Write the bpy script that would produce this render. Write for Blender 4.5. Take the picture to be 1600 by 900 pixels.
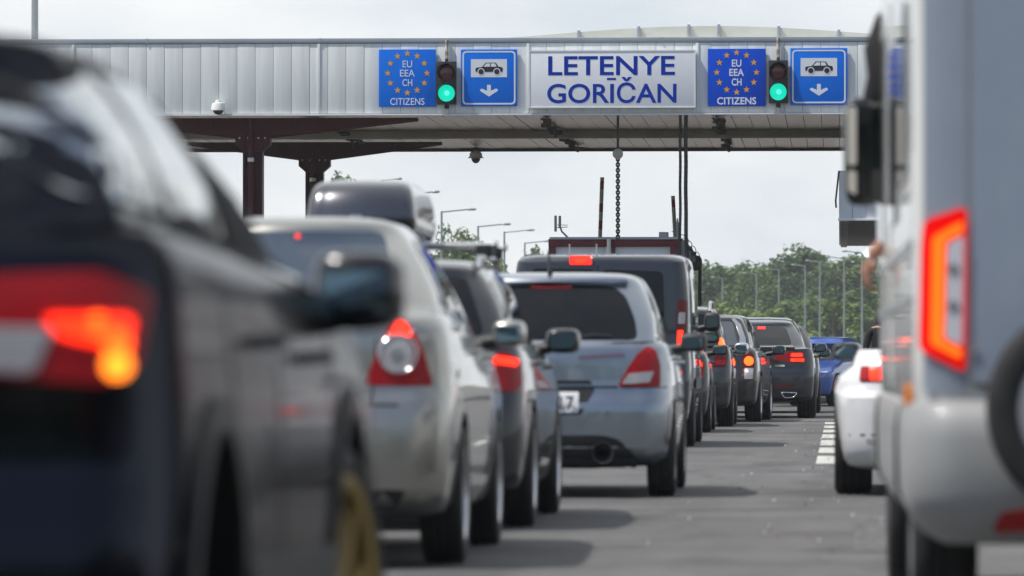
import bpy, bmesh, math, random
from mathutils import Vector, Matrix
from mathutils.bvhtree import BVHTree
from mathutils.geometry import delaunay_2d_cdt

for o in list(bpy.data.objects):
    bpy.data.objects.remove(o)
SC = bpy.context.scene
COL = SC.collection
R = math.radians
random.seed(7)

# ------------------------------------------------------------------ camera
FPX = 8889.0            # 200 mm lens on a 36 mm sensor, in pixels of a 1600 px frame
YAW, PITCH, CAMH = math.atan(512 / FPX), math.atan(110 / FPX), 0.95
cd = bpy.data.cameras.new('camera')
cd.lens, cd.sensor_width = 200, 36
cd.clip_start, cd.clip_end = 0.1, 6000
cd.dof.use_dof = True
cd.dof.focus_distance = 112
cd.dof.aperture_fstop = 4.5
cd.dof.aperture_blades = 0
cam = bpy.data.objects.new('camera', cd)
COL.objects.link(cam)
cam.location = (0, 0, CAMH)
cam.rotation_euler = (R(90) + PITCH, 0, YAW)
SC.camera = cam
CROT = cam.rotation_euler.to_matrix()


def at(px, py, Y):
    """world point on the plane at distance Y seen at a position of the 1600 x 900 photograph"""
    d = CROT @ Vector(((px - 800) / FPX, (450 - py) / FPX, -1))
    t = Y / d.y
    return Vector((d.x * t, Y, CAMH + d.z * t))


# ------------------------------------------------------------------ world, sun, exposure
SUN_EL, SUN_AZ = 60, -114      # azimuth from +Y (road direction), negative: towards -X
W = bpy.data.worlds.new('World')
SC.world = W
W.use_nodes = True
nt = W.node_tree
nt.nodes.clear()


def N(t, kind, **kw):
    n = t.nodes.new(kind)
    for k, v in kw.items():
        if k in n.inputs:
            n.inputs[k].default_value = v
        else:
            setattr(n, k, v)
    return n


wo = N(nt, 'ShaderNodeOutputWorld')
bg = N(nt, 'ShaderNodeBackground', Strength=0.1)
sky = N(nt, 'ShaderNodeTexSky', sky_type='NISHITA', sun_disc=False)
sky.sun_elevation = R(SUN_EL)
sky.sun_rotation = R(SUN_AZ)
tc = N(nt, 'ShaderNodeTexCoord')
mp = N(nt, 'ShaderNodeMapping')
mp.inputs['Scale'].default_value = (6, 6, 16)
n1 = N(nt, 'ShaderNodeTexNoise', Scale=2.2, Detail=6.0, Roughness=0.5)
cr = N(nt, 'ShaderNodeValToRGB')
cr.color_ramp.elements[0].position = 0.30
cr.color_ramp.elements[0].color = (6.2, 6.8, 7.4, 1)
cr.color_ramp.elements[1].position = 0.72
cr.color_ramp.elements[1].color = (9.5, 9.5, 9.4, 1)
mx = N(nt, 'ShaderNodeMixRGB')
# thick bright cloud ahead over the border, thinner with blue gaps behind the photographer
sep = N(nt, 'ShaderNodeSeparateXYZ')
cover = N(nt, 'ShaderNodeMapRange')
cover.inputs['From Min'].default_value, cover.inputs['From Max'].default_value = -0.55, 0.45
cover.inputs['To Min'].default_value, cover.inputs['To Max'].default_value = 0.10, 0.97
addn = N(nt, 'ShaderNodeMath', operation='MULTIPLY_ADD')
addn.inputs[1].default_value = 1.6
addn.inputs[2].default_value = -0.8
n2 = N(nt, 'ShaderNodeTexNoise', Scale=1.7, Detail=5.0, Roughness=0.55)
sumc = N(nt, 'ShaderNodeMath', operation='ADD')
nt.links.new(tc.outputs['Generated'], sep.inputs[0])
nt.links.new(tc.outputs['Generated'], n2.inputs['Vector'])
nt.links.new(n2.outputs['Fac'], addn.inputs[0])
nt.links.new(sep.outputs['Y'], sumc.inputs[0])
nt.links.new(addn.outputs[0], sumc.inputs[1])
nt.links.new(sumc.outputs[0], cover.inputs['Value'])
nt.links.new(cover.outputs[0], mx.inputs[0])
nt.links.new(tc.outputs['Generated'], mp.inputs['Vector'])
nt.links.new(mp.outputs[0], n1.inputs['Vector'])
nt.links.new(n1.outputs['Fac'], cr.inputs[0])
nt.links.new(sky.outputs[0], mx.inputs[1])
nt.links.new(cr.outputs[0], mx.inputs[2])
nt.links.new(mx.outputs[0], bg.inputs['Color'])
nt.links.new(bg.outputs[0], wo.inputs['Surface'])

sl = bpy.data.lights.new('sun', 'SUN')
sl.energy, sl.angle, sl.color = 3.6, R(1.0), (1.0, 0.96, 0.9)
so = bpy.data.objects.new('sun', sl)
COL.objects.link(so)
sdir = Vector((math.sin(R(SUN_AZ)) * math.cos(R(SUN_EL)), math.cos(R(SUN_AZ)) * math.cos(R(SUN_EL)), math.sin(R(SUN_EL))))
so.rotation_euler = sdir.to_track_quat('Z', 'Y').to_euler()
so.location = sdir * 60

vs = SC.view_settings
vs.view_transform, vs.look, vs.exposure, vs.gamma = 'Standard', 'None', 0.2, 1.0
vs.use_curve_mapping = False
SC.cycles.use_denoising = True
SC.cycles.max_bounces = 6
SC.cycles.sample_clamp_indirect = 8

# ------------------------------------------------------------------ materials


def mat(name, col, rough=0.5, metal=0.0, coat=0.0, spec=0.5, emit=None, estr=0.0, alpha=None):
    m = bpy.data.materials.new(name)
    m.use_nodes = True
    b = m.node_tree.nodes['Principled BSDF']
    b.inputs['Base Color'].default_value = (*col, 1)
    b.inputs['Roughness'].default_value = rough
    b.inputs['Metallic'].default_value = metal
    b.inputs['Coat Weight'].default_value = coat
    b.inputs['Coat Roughness'].default_value = 0.03
    b.inputs['Specular IOR Level'].default_value = spec
    if emit:
        b.inputs['Emission Color'].default_value = (*emit, 1)
        b.inputs['Emission Strength'].default_value = estr
    return m


def noisy(m, scale=(1, 1, 1), amount=0.25, detail=4, bump=0.0, nscale=3.0, lo=0.35, hi=0.65, rough=0.0, tint=(1, 1, 1)):
    """multiply the base colour by a stretched noise (dirt, wear) and add a little bump"""
    t = m.node_tree
    b = t.nodes['Principled BSDF']
    base = b.inputs['Base Color'].default_value[:]
    c = N(t, 'ShaderNodeTexCoord')
    p = N(t, 'ShaderNodeMapping')
    p.inputs['Scale'].default_value = scale
    n = N(t, 'ShaderNodeTexNoise', Scale=nscale, Detail=detail, Roughness=0.6)
    r = N(t, 'ShaderNodeValToRGB')
    k = 1 - amount
    r.color_ramp.elements[0].position = lo
    r.color_ramp.elements[0].color = (base[0] * k * tint[0], base[1] * k * tint[1], base[2] * k * tint[2], 1)
    r.color_ramp.elements[1].position = hi
    r.color_ramp.elements[1].color = base
    t.links.new(c.outputs['Object'], p.inputs[0])
    t.links.new(p.outputs[0], n.inputs['Vector'])
    t.links.new(n.outputs['Fac'], r.inputs[0])
    t.links.new(r.outputs[0], b.inputs['Base Color'])
    if bump:
        u = N(t, 'ShaderNodeBump', Strength=bump, Distance=0.02)
        t.links.new(n.outputs['Fac'], u.inputs['Height'])
        t.links.new(u.outputs[0], b.inputs['Normal'])
    if rough:
        mm = N(t, 'ShaderNodeMapRange')
        mm.inputs['To Min'].default_value = b.inputs['Roughness'].default_value
        mm.inputs['To Max'].default_value = b.inputs['Roughness'].default_value + rough
        t.links.new(n.outputs['Fac'], mm.inputs['Value'])
        t.links.new(mm.outputs[0], b.inputs['Roughness'])
    return m


def paint(name, col, metal=0.55, rough=0.38):
    m = mat(name, col, rough, metal, coat=1.0)
    return noisy(m, (1, 1, 1), 0.12, 3, 0.0, 2.0)


M = {}
M['glass'] = mat('tinted_glass', (0.006, 0.007, 0.009), 0.02, 0, 0, 0.32)
M['glass_grey'] = mat('grey_glass', (0.07, 0.08, 0.085), 0.03, 0, 0, 0.5)
M['glass_grey'].node_tree.nodes['Principled BSDF'].inputs['IOR'].default_value = 2.1
M['rubber'] = noisy(mat('tyre_rubber', (0.018, 0.018, 0.019), 0.75), amount=0.4, nscale=12)
M['plastic'] = mat('black_plastic', (0.02, 0.02, 0.022), 0.5)
M['gloss_black'] = mat('gloss_black', (0.012, 0.012, 0.014), 0.12, 0, 0.5)
M['under'] = mat('underside', (0.01, 0.01, 0.011), 0.9)
M['alloy'] = mat('alloy', (0.55, 0.56, 0.58), 0.3, 0.9)
M['dark_alloy'] = mat('dark_alloy', (0.16, 0.16, 0.17), 0.35, 0.9)
M['gold'] = mat('gold_alloy', (0.42, 0.30, 0.11), 0.4, 0.75)
M['chrome'] = mat('chrome', (0.8, 0.8, 0.82), 0.1, 1.0)
M['mirror'] = mat('mirror_glass', (0.36, 0.47, 0.46), 0.02, 1.0)
M['sky_tint_glass'] = mat('painted_reflection_glass', (0.024, 0.042, 0.072), 0.04, 0, 0, 0.5)  # blue base colour paints in the sky reflected by the pane
M['sky_tint_glass'].node_tree.nodes['Principled BSDF'].inputs['IOR'].default_value = 1.55
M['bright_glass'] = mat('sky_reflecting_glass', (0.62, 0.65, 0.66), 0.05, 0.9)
M['lens_red'] = mat('red_lens', (0.52, 0.004, 0.010), 0.1, 0, 0.25, 0.3)
M['lens_dark'] = mat('dark_red_lens', (0.2, 0.004, 0.008), 0.1, 0, 0.3, 0.3)
M['lens_white'] = mat('clear_lens', (0.62, 0.62, 0.64), 0.08, 0.2, 1.0)
def ribbed(m, scale, strength):
    """moulded ribs of a lamp lens"""
    t = m.node_tree
    b = t.nodes['Principled BSDF']
    c = N(t, 'ShaderNodeTexCoord')
    w = N(t, 'ShaderNodeTexWave', Scale=scale, Distortion=0.4)
    w.bands_direction = 'X'
    w2 = N(t, 'ShaderNodeTexWave', Scale=scale * 0.8, Distortion=0.4)
    w2.bands_direction = 'Z'
    a = N(t, 'ShaderNodeMath', operation='ADD')
    u = N(t, 'ShaderNodeBump', Strength=strength, Distance=0.004)
    t.links.new(c.outputs['Object'], w.inputs['Vector']); t.links.new(c.outputs['Object'], w2.inputs['Vector'])
    t.links.new(w.outputs['Fac'], a.inputs[0]); t.links.new(w2.outputs['Fac'], a.inputs[1])
    t.links.new(a.outputs[0], u.inputs['Height']); t.links.new(u.outputs[0], b.inputs['Normal'])
    r = N(t, 'ShaderNodeValToRGB')
    base = b.inputs['Base Color'].default_value[:]
    r.color_ramp.elements[0].color = (base[0] * 0.55, base[1] * 0.5, base[2] * 0.5, 1)
    r.color_ramp.elements[1].color = base
    t.links.new(w2.outputs['Fac'], r.inputs[0]); t.links.new(r.outputs[0], b.inputs['Base Color'])
    return m


for k_ in ('lens_red', 'lens_dark', 'lens_white'):
    ribbed(M[k_], 38.0, 0.5)
M['lit_red'] = mat('lit_red', (0.5, 0.01, 0.01), 0.2, emit=(1, 0.03, 0.01), estr=1.1)
M['lit_hot'] = mat('lit_hot_red', (0.5, 0.02, 0.01), 0.2, emit=(1, 0.022, 0.004), estr=2.6)
M['lit_orange'] = mat('lit_orange', (0.6, 0.1, 0.01), 0.2, emit=(1, 0.07, 0.005), estr=4.0)
M['lit_amber'] = mat('lit_amber', (0.6, 0.2, 0.01), 0.2, emit=(1, 0.22, 0.015), estr=2.8)
M['amber'] = mat('amber_lens', (0.75, 0.22, 0.02), 0.1, 0, 0.6)
M['plate'] = mat('plate_white', (0.72, 0.73, 0.74), 0.4)
M['ink'] = mat('plate_ink', (0.01, 0.01, 0.012), 0.5)

# ------------------------------------------------------------------ mesh helpers


class MB:
    def __init__(s):
        s.v, s.f, s.m = [], [], []

    def add(s, vs_, fs_, mi=0):
        b = len(s.v)
        s.v += [Vector(v) for v in vs_]
        s.f += [tuple(i + b for i in f) for f in fs_]
        s.m += [mi] * len(fs_)
        return s

    def box(s, c, d, mi=0, bev=0.0, rot=None):
        bm = bmesh.new()
        bmesh.ops.create_cube(bm, size=1)
        for v in bm.verts:
            v.co = Vector((v.co.x * d[0], v.co.y * d[1], v.co.z * d[2]))
        if bev:
            bmesh.ops.bevel(bm, geom=bm.edges[:], offset=bev, segments=2, affect='EDGES', profile=0.6)
        bm.verts.index_update()
        c = Vector(c)
        vs_ = [((rot @ v.co) if rot else v.co) + c for v in bm.verts]
        fs_ = [[v.index for v in f.verts] for f in bm.faces]
        bm.free()
        return s.add(vs_, fs_, mi)

    def tube(s, pts, r, n=8, mi=0, caps=True):
        pts = [Vector(p) for p in pts]
        rs = r if isinstance(r, (list, tuple)) else [r] * len(pts)
        vs_, fs_ = [], []
        prev = None
        for i, p in enumerate(pts):
            d = (pts[min(i + 1, len(pts) - 1)] - pts[max(i - 1, 0)]).normalized()
            if prev is None:
                a = Vector((0, 0, 1)) if abs(d.z) < 0.9 else Vector((1, 0, 0))
                x = d.cross(a).normalized()
            else:
                x = (prev - d * prev.dot(d)).normalized()
            prev = x
            y = d.cross(x)
            for k in range(n):
                a = 2 * math.pi * k / n
                vs_.append(p + (x * math.cos(a) + y * math.sin(a)) * rs[i])
        for i in range(len(pts) - 1):
            for k in range(n):
                fs_.append((i * n + k, i * n + (k + 1) % n, (i + 1) * n + (k + 1) % n, (i + 1) * n + k))
        if caps:
            fs_.append(tuple(range(n - 1, -1, -1)))
            fs_.append(tuple(range((len(pts) - 1) * n, len(pts) * n)))
        return s.add(vs_, fs_, mi)

    def lathe(s, prof, c=(0, 0, 0), axis='x', n=32, mi=0, caps=True):
        """prof: (position along axis, radius)"""
        c = Vector(c)
        vs_, fs_ = [], []
        for h, r in prof:
            for k in range(n):
                a = 2 * math.pi * k / n
                u, w = r * math.cos(a), r * math.sin(a)
                vs_.append(c + Vector({'x': (h, u, w), 'y': (w, h, u), 'z': (u, w, h)}[axis]))
        for i in range(len(prof) - 1):
            for k in range(n):
                fs_.append((i * n + k, i * n + (k + 1) % n, (i + 1) * n + (k + 1) % n, (i + 1) * n + k))
        if caps:
            fs_.append(tuple(range(n - 1, -1, -1)))
            fs_.append(tuple(range((len(prof) - 1) * n, len(prof) * n)))
        return s.add(vs_, fs_, mi)

    def prism(s, poly, a0, a1, plane='xz', mi=0):
        """extrude a 2-D polygon between a0 and a1 along the third axis"""
        def P(u, v, a):
            return {'xz': (u, a, v), 'yz': (a, u, v), 'xy': (u, v, a)}[plane]
        n = len(poly)
        vs_ = [P(u, v, a0) for u, v in poly] + [P(u, v, a1) for u, v in poly]
        fs_ = [tuple(range(n)), tuple(range(2 * n - 1, n - 1, -1))]
        for i in range(n):
            j = (i + 1) % n
            fs_.append((i, i + n, j + n, j))
        return s.add(vs_, fs_, mi)

    def ell(s, c, r, n=16, m=10, mi=0, p=1.0, rot=None):
        """super-ellipsoid: p < 1 is boxier"""
        c = Vector(c)
        f = lambda t: math.copysign(abs(t) ** p, t)
        vs_, fs_ = [], []
        for i in range(1, m):
            a = math.pi * i / m - math.pi / 2
            for k in range(n):
                b = 2 * math.pi * k / n
                v = Vector((r[0] * f(math.cos(a)) * f(math.cos(b)), r[1] * f(math.cos(a)) * f(math.sin(b)), r[2] * f(math.sin(a))))
                vs_.append(((rot @ v) if rot else v) + c)
        for i in range(m - 2):
            for k in range(n):
                fs_.append((i * n + k, i * n + (k + 1) % n, (i + 1) * n + (k + 1) % n, (i + 1) * n + k))
        b = Vector((0, 0, -r[2])); t = Vector((0, 0, r[2]))
        vs_ += [((rot @ b) if rot else b) + c, ((rot @ t) if rot else t) + c]
        q = len(vs_)
        for k in range(n):
            fs_.append((q - 2, (k + 1) % n, k))
            fs_.append((q - 1, (m - 2) * n + k, (m - 2) * n + (k + 1) % n))
        return s.add(vs_, fs_, mi)

    def mesh(s, name, mats, sharp=35, fix=True):
        me = bpy.data.meshes.new(name)
        me.from_pydata([tuple(v) for v in s.v], [], s.f)
        mats = mats if isinstance(mats, (list, tuple)) else [mats]
        for m in mats:
            me.materials.append(m)
        me.polygons.foreach_set('material_index', s.m)
        if fix:
            bm = bmesh.new()
            bm.from_mesh(me)
            bmesh.ops.recalc_face_normals(bm, faces=bm.faces[:])
            bm.to_mesh(me)
            bm.free()
        shade(me, sharp)
        return me

    def build(s, name, mats, parent=None, sharp=35, fix=True):
        return link(name, s.mesh(name, mats, sharp, fix), parent)


def shade(me, sharp=35):
    me.polygons.foreach_set('use_smooth', [sharp > 0] * len(me.polygons))
    if 0 < sharp < 180:
        me.set_sharp_from_angle(angle=R(sharp))
    me.update()


def link(name, me, parent=None):
    o = bpy.data.objects.new(name, me)
    COL.objects.link(o)
    if parent:
        o.parent = parent
    return o


def tag(o, label=None, cat=None, group=None, kind=None):
    if label: o['label'] = label
    if cat: o['category'] = cat
    if group: o['group'] = group
    if kind: o['kind'] = kind
    return o


def thing(name, loc, label, cat, group=None, rz=0.0):
    o = bpy.data.objects.new(name, None)
    o.empty_display_size = 0.3
    COL.objects.link(o)
    o.location = loc
    o.rotation_euler = (0, 0, rz)
    return tag(o, label, cat, group)


def copy_tree(o, parent=None):
    c = o.copy()
    COL.objects.link(c)
    c.parent = parent
    for ch in list(o.children):
        copy_tree(ch, c)
    return c


def lerp(a, b, t):
    return a + (b - a) * t


def poly_at(pts, y):
    """smooth interpolation of a polyline (y, z)"""
    if y <= pts[0][0]: return pts[0][1]
    for i in range(len(pts) - 1):
        (a, b), (c, d) = pts[i], pts[i + 1]
        if y <= c:
            h = c - a
            sl_ = (d - b) / h
            def tan(k):
                if k == 0 or k == len(pts) - 1: return None
                s0 = (pts[k][1] - pts[k - 1][1]) / (pts[k][0] - pts[k - 1][0])
                s1 = (pts[k + 1][1] - pts[k][1]) / (pts[k + 1][0] - pts[k][0])
                return 0 if s0 * s1 <= 0 else 2 * s0 * s1 / (s0 + s1)
            m0, m1 = tan(i), tan(i + 1)
            m0 = sl_ if m0 is None else m0
            m1 = sl_ if m1 is None else m1
            t = (y - a) / h
            return (2 * t**3 - 3 * t**2 + 1) * b + (t**3 - 2 * t**2 + t) * h * m0 + (-2 * t**3 + 3 * t**2) * d + (t**3 - t**2) * h * m1
    return pts[-1][1]


def fillet(poly, r, n=4):
    """round the corners of a polygon; r: one radius or one per corner"""
    out = []
    k = len(poly)
    rs = r if isinstance(r, (list, tuple)) else [r] * k
    for i in range(k):
        p0, p, p1 = Vector(poly[i - 1]), Vector(poly[i]), Vector(poly[(i + 1) % k])
        a, b = p0 - p, p1 - p
        q = min(rs[i], a.length * 0.45, b.length * 0.45)
        if q < 1e-4:
            out.append(p); continue
        s_, e = p + a.normalized() * q, p + b.normalized() * q
        for j in range(n + 1):
            t = j / n
            out.append(s_ * (1 - t)**2 + p * 2 * t * (1 - t) + e * t * t)
    return [(v.x, v.y) for v in out]


def inside(pt, poly):
    x, y = pt
    c = False
    j = len(poly) - 1
    for i in range(len(poly)):
        xi, yi = poly[i]; xj, yj = poly[j]
        if (yi > y) != (yj > y) and x < (xj - xi) * (y - yi) / (yj - yi) + xi:
            c = not c
        j = i
    return c


def triangulate(poly, grid):
    pts = []
    n = len(poly)
    for i in range(n):
        a, b = Vector(poly[i]), Vector(poly[(i + 1) % n])
        k = max(1, int((b - a).length / grid))
        for j in range(k):
            pts.append(a.lerp(b, j / k))
    m = len(pts)
    edges = [(i, (i + 1) % m) for i in range(m)]
    xs = [p.x for p in pts]; ys = [p.y for p in pts]
    x = min(xs) + grid * 0.5
    outline = [(p.x, p.y) for p in pts]
    while x < max(xs):
        y = min(ys) + grid * 0.5
        while y < max(ys):
            if inside((x, y), outline):
                q = Vector((x, y))
                if min((q - p).length_squared for p in pts[:m]) > (grid * 0.4)**2:
                    pts.append(q)
            y += grid
        x += grid
    r = delaunay_2d_cdt(pts, edges, [list(range(m))], 1, 1e-6)
    return r[0], r[2]


# ------------------------------------------------------------------ vehicle bodies


def outline(w, yr, yf, rx, ry, fx, fy, cb=0.05, cf=0.12, bow=0.02, nr=7, nc=7, ns=26):
    """right half of a plan outline, from the rear centre to the front centre"""
    P = []
    for i in range(nr):
        t = i / nr
        P.append((t * (w - rx), yr + cb * t * t))
    for i in range(nc):
        a = math.pi / 2 * i / nc
        P.append((w - rx + rx * math.sin(a), yr + cb + ry - ry * math.cos(a)))
    y0, y1 = yr + cb + ry, yf - cf - fy
    for i in range(ns):
        t = i / ns
        P.append((w, lerp(y0, y1, t)))
    for i in range(nc):
        a = math.pi / 2 * i / nc
        P.append((w - fx + fx * math.cos(a), yf - cf - fy + fy * math.sin(a)))
    for i in range(nr + 1):
        t = 1 - i / nr
        P.append((t * (w - fx), yf - cf * t * t))
    mid, half = (yr + yf) / 2, (yf - yr) / 2
    return [(x * (1 - bow * abs((y - mid) / half)**3), y) for x, y in P]


def loft(keys, subs, sharp_rows=()):
    """keys: rows of points; returns MB of the closed shell (smooth between rows)"""
    nk, n = len(keys), len(keys[0])
    rows = []

    def tangent(i, j, c, side):
        if i in sharp_rows or i == 0 or i == nk - 1:
            k = i if (side > 0 and i < nk - 1) else i - 1
            if i == 0: k = 0
            return keys[k + 1][j][c] - keys[k][j][c]
        s0 = keys[i][j][c] - keys[i - 1][j][c]
        s1 = keys[i + 1][j][c] - keys[i][j][c]
        if s0 * s1 <= 0: return 0.0
        return 2 * s0 * s1 / (s0 + s1)
    for i in range(nk - 1):
        k = subs[i] if isinstance(subs, (list, tuple)) else subs
        for q in range(k):
            t = q / k
            h0, h1, h2, h3 = 2*t**3 - 3*t**2 + 1, t**3 - 2*t**2 + t, -2*t**3 + 3*t**2, t**3 - t**2
            rows.append([Vector([h0 * keys[i][j][c] + h1 * tangent(i, j, c, 1) + h2 * keys[i+1][j][c] + h3 * tangent(i + 1, j, c, -1)
                                 for c in range(3)]) for j in range(n)])
    rows.append([Vector(p) for p in keys[-1]])
    # mirror to a ring
    mb = MB()
    ring = 2 * n - 2
    for row in rows:
        mb.v += [Vector((0, row[0].y, row[0].z))] + row[1:-1] + [Vector((0, row[-1].y, row[-1].z))] + [Vector((-p.x, p.y, p.z)) for p in row[-2:0:-1]]
    for i in range(len(rows) - 1):
        for k in range(ring):
            a, b = i * ring + k, i * ring + (k + 1) % ring
            mb.f.append((a, b, b + ring, a + ring)); mb.m.append(0)
    for base, flip in ((0, True), ((len(rows) - 1) * ring, False)):
        for j in range(n - 1):
            q = [base + j, base + j + 1, base + (ring - j - 1) % ring, base + (ring - j) % ring]
            q = list(dict.fromkeys(q))
            if len(q) >= 3:
                mb.f.append(tuple(q[::-1] if flip else q)); mb.m.append(0)
    return mb


def boolean_cut(me, cutters):
    """cut cylinders (axis x) out of a closed mesh; the cut faces get material slot 1"""
    o = bpy.data.objects.new('tmp', me)
    COL.objects.link(o)
    c = MB()
    for (x0, x1, y, z, r) in cutters:
        c.lathe([(x0, r), (x1, r)], (0, y, z), 'x', 40, 1)
    cm = c.mesh('cut', [M['under'], M['under']], 0)
    co = bpy.data.objects.new('tmpc', cm)
    COL.objects.link(co)
    b = o.modifiers.new('b', 'BOOLEAN')
    b.operation, b.solver, b.object = 'DIFFERENCE', 'EXACT', co
    b.material_mode = 'INDEX'
    bpy.context.view_layer.update()
    dg = bpy.context.evaluated_depsgraph_get()
    res = bpy.data.meshes.new_from_object(o.evaluated_get(dg))
    bpy.data.objects.remove(o); bpy.data.objects.remove(co)
    return res


class Car:
    pass


WHEELS = {}


def wheel_meshes(r, w, rr, style, rim_mat):
    key = (r, w, rr, style, rim_mat.name)
    if key in WHEELS: return WHEELS[key]
    h = w / 2
    t = MB()
    prof = [(-h * 0.9, rr * 0.97), (-h, rr + 0.015), (-h * 1.02, lerp(rr, r, 0.5)), (-h * 0.97, r - 0.022), (-h * 0.86, r - 0.005)]
    for g in (-0.45, 0.0, 0.45):
        prof += [(h * g - 0.008, r), (h * g - 0.005, r - 0.008), (h * g + 0.005, r - 0.008), (h * g + 0.008, r)]
    prof += [(h * 0.86, r - 0.005), (h * 0.97, r - 0.022), (h * 1.02, lerp(rr, r, 0.5)), (h, rr + 0.015), (h * 0.9, rr * 0.97)]
    t.lathe(prof + [prof[0]], n=44, caps=False)
    tyre = t.mesh('tyre', M['rubber'], 50)
    m = MB()
    m.lathe([(-h * 0.85, rr * 0.97), (h * 0.86, rr * 0.96), (h * 0.93, rr * 1.0), (h * 0.95, rr * 0.97), (h * 0.86, rr * 0.91), (h * 0.55, rr * 0.88), (-h * 0.8, rr * 0.86), (-h * 0.85, rr * 0.97)], n=44, caps=False)
    ns = {'five': 5, 'ten': 10, 'multi': 14}[style]
    sw = {'five': 0.085, 'ten': 0.042, 'multi': 0.026}[style]
    for k in range(ns):
        a = 2 * math.pi * k / ns
        rot = Matrix.Rotation(a, 3, 'X')
        vs_ = []
        for rad, xx, ww in ((rr * 0.16, h * 0.72, sw * 1.1), (rr * 0.55, h * 0.82, sw * 0.8), (rr * 0.93, h * 0.76, sw)):
            for dx, dw in ((0, -0.5), (0, 0.5), (-0.03, 0.6), (-0.03, -0.6)):
                vs_.append(rot @ Vector((xx + dx, ww * dw, rad)))
        fs_ = []
        for i in range(2):
            for q in range(4):
                fs_.append((i*4 + q, i*4 + (q + 1) % 4, i*4 + 4 + (q + 1) % 4, i*4 + 4 + q))
        fs_ += [(0, 1, 2, 3), (8, 9, 10, 11)]
        m.add(vs_, fs_)
    m.lathe([(h * 0.4, rr * 0.2), (h * 0.74, rr * 0.2), (h * 0.8, rr * 0.14), (h * 0.8, 0.001)], n=20)
    rim = m.mesh('rim', rim_mat, 40)
    d = MB()
    d.lathe([(-h * 0.2, rr * 0.72), (-h * 0.05, rr * 0.72)], n=32, mi=0)
    d.lathe([(-h * 0.9, rr * 0.85), (-h * 0.7, rr * 0.85)], n=32, mi=1)
    hub = d.mesh('wheel', [M['dark_alloy'], M['under']], 40)
    WHEELS[key] = (hub, tyre, rim)
    return WHEELS[key]


def add_wheel(root, x, y, r, w, rr, style, rim_mat, steer=0):
    hub, tyre, rim = wheel_meshes(r, w, rr, style, rim_mat)
    o = link('wheel', hub, root)
    o.location = (x, y, r)
    o.rotation_euler = (0, 0, (0 if x > 0 else math.pi) + steer)
    link('tyre', tyre, o)
    link('rim', rim, o)


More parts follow.
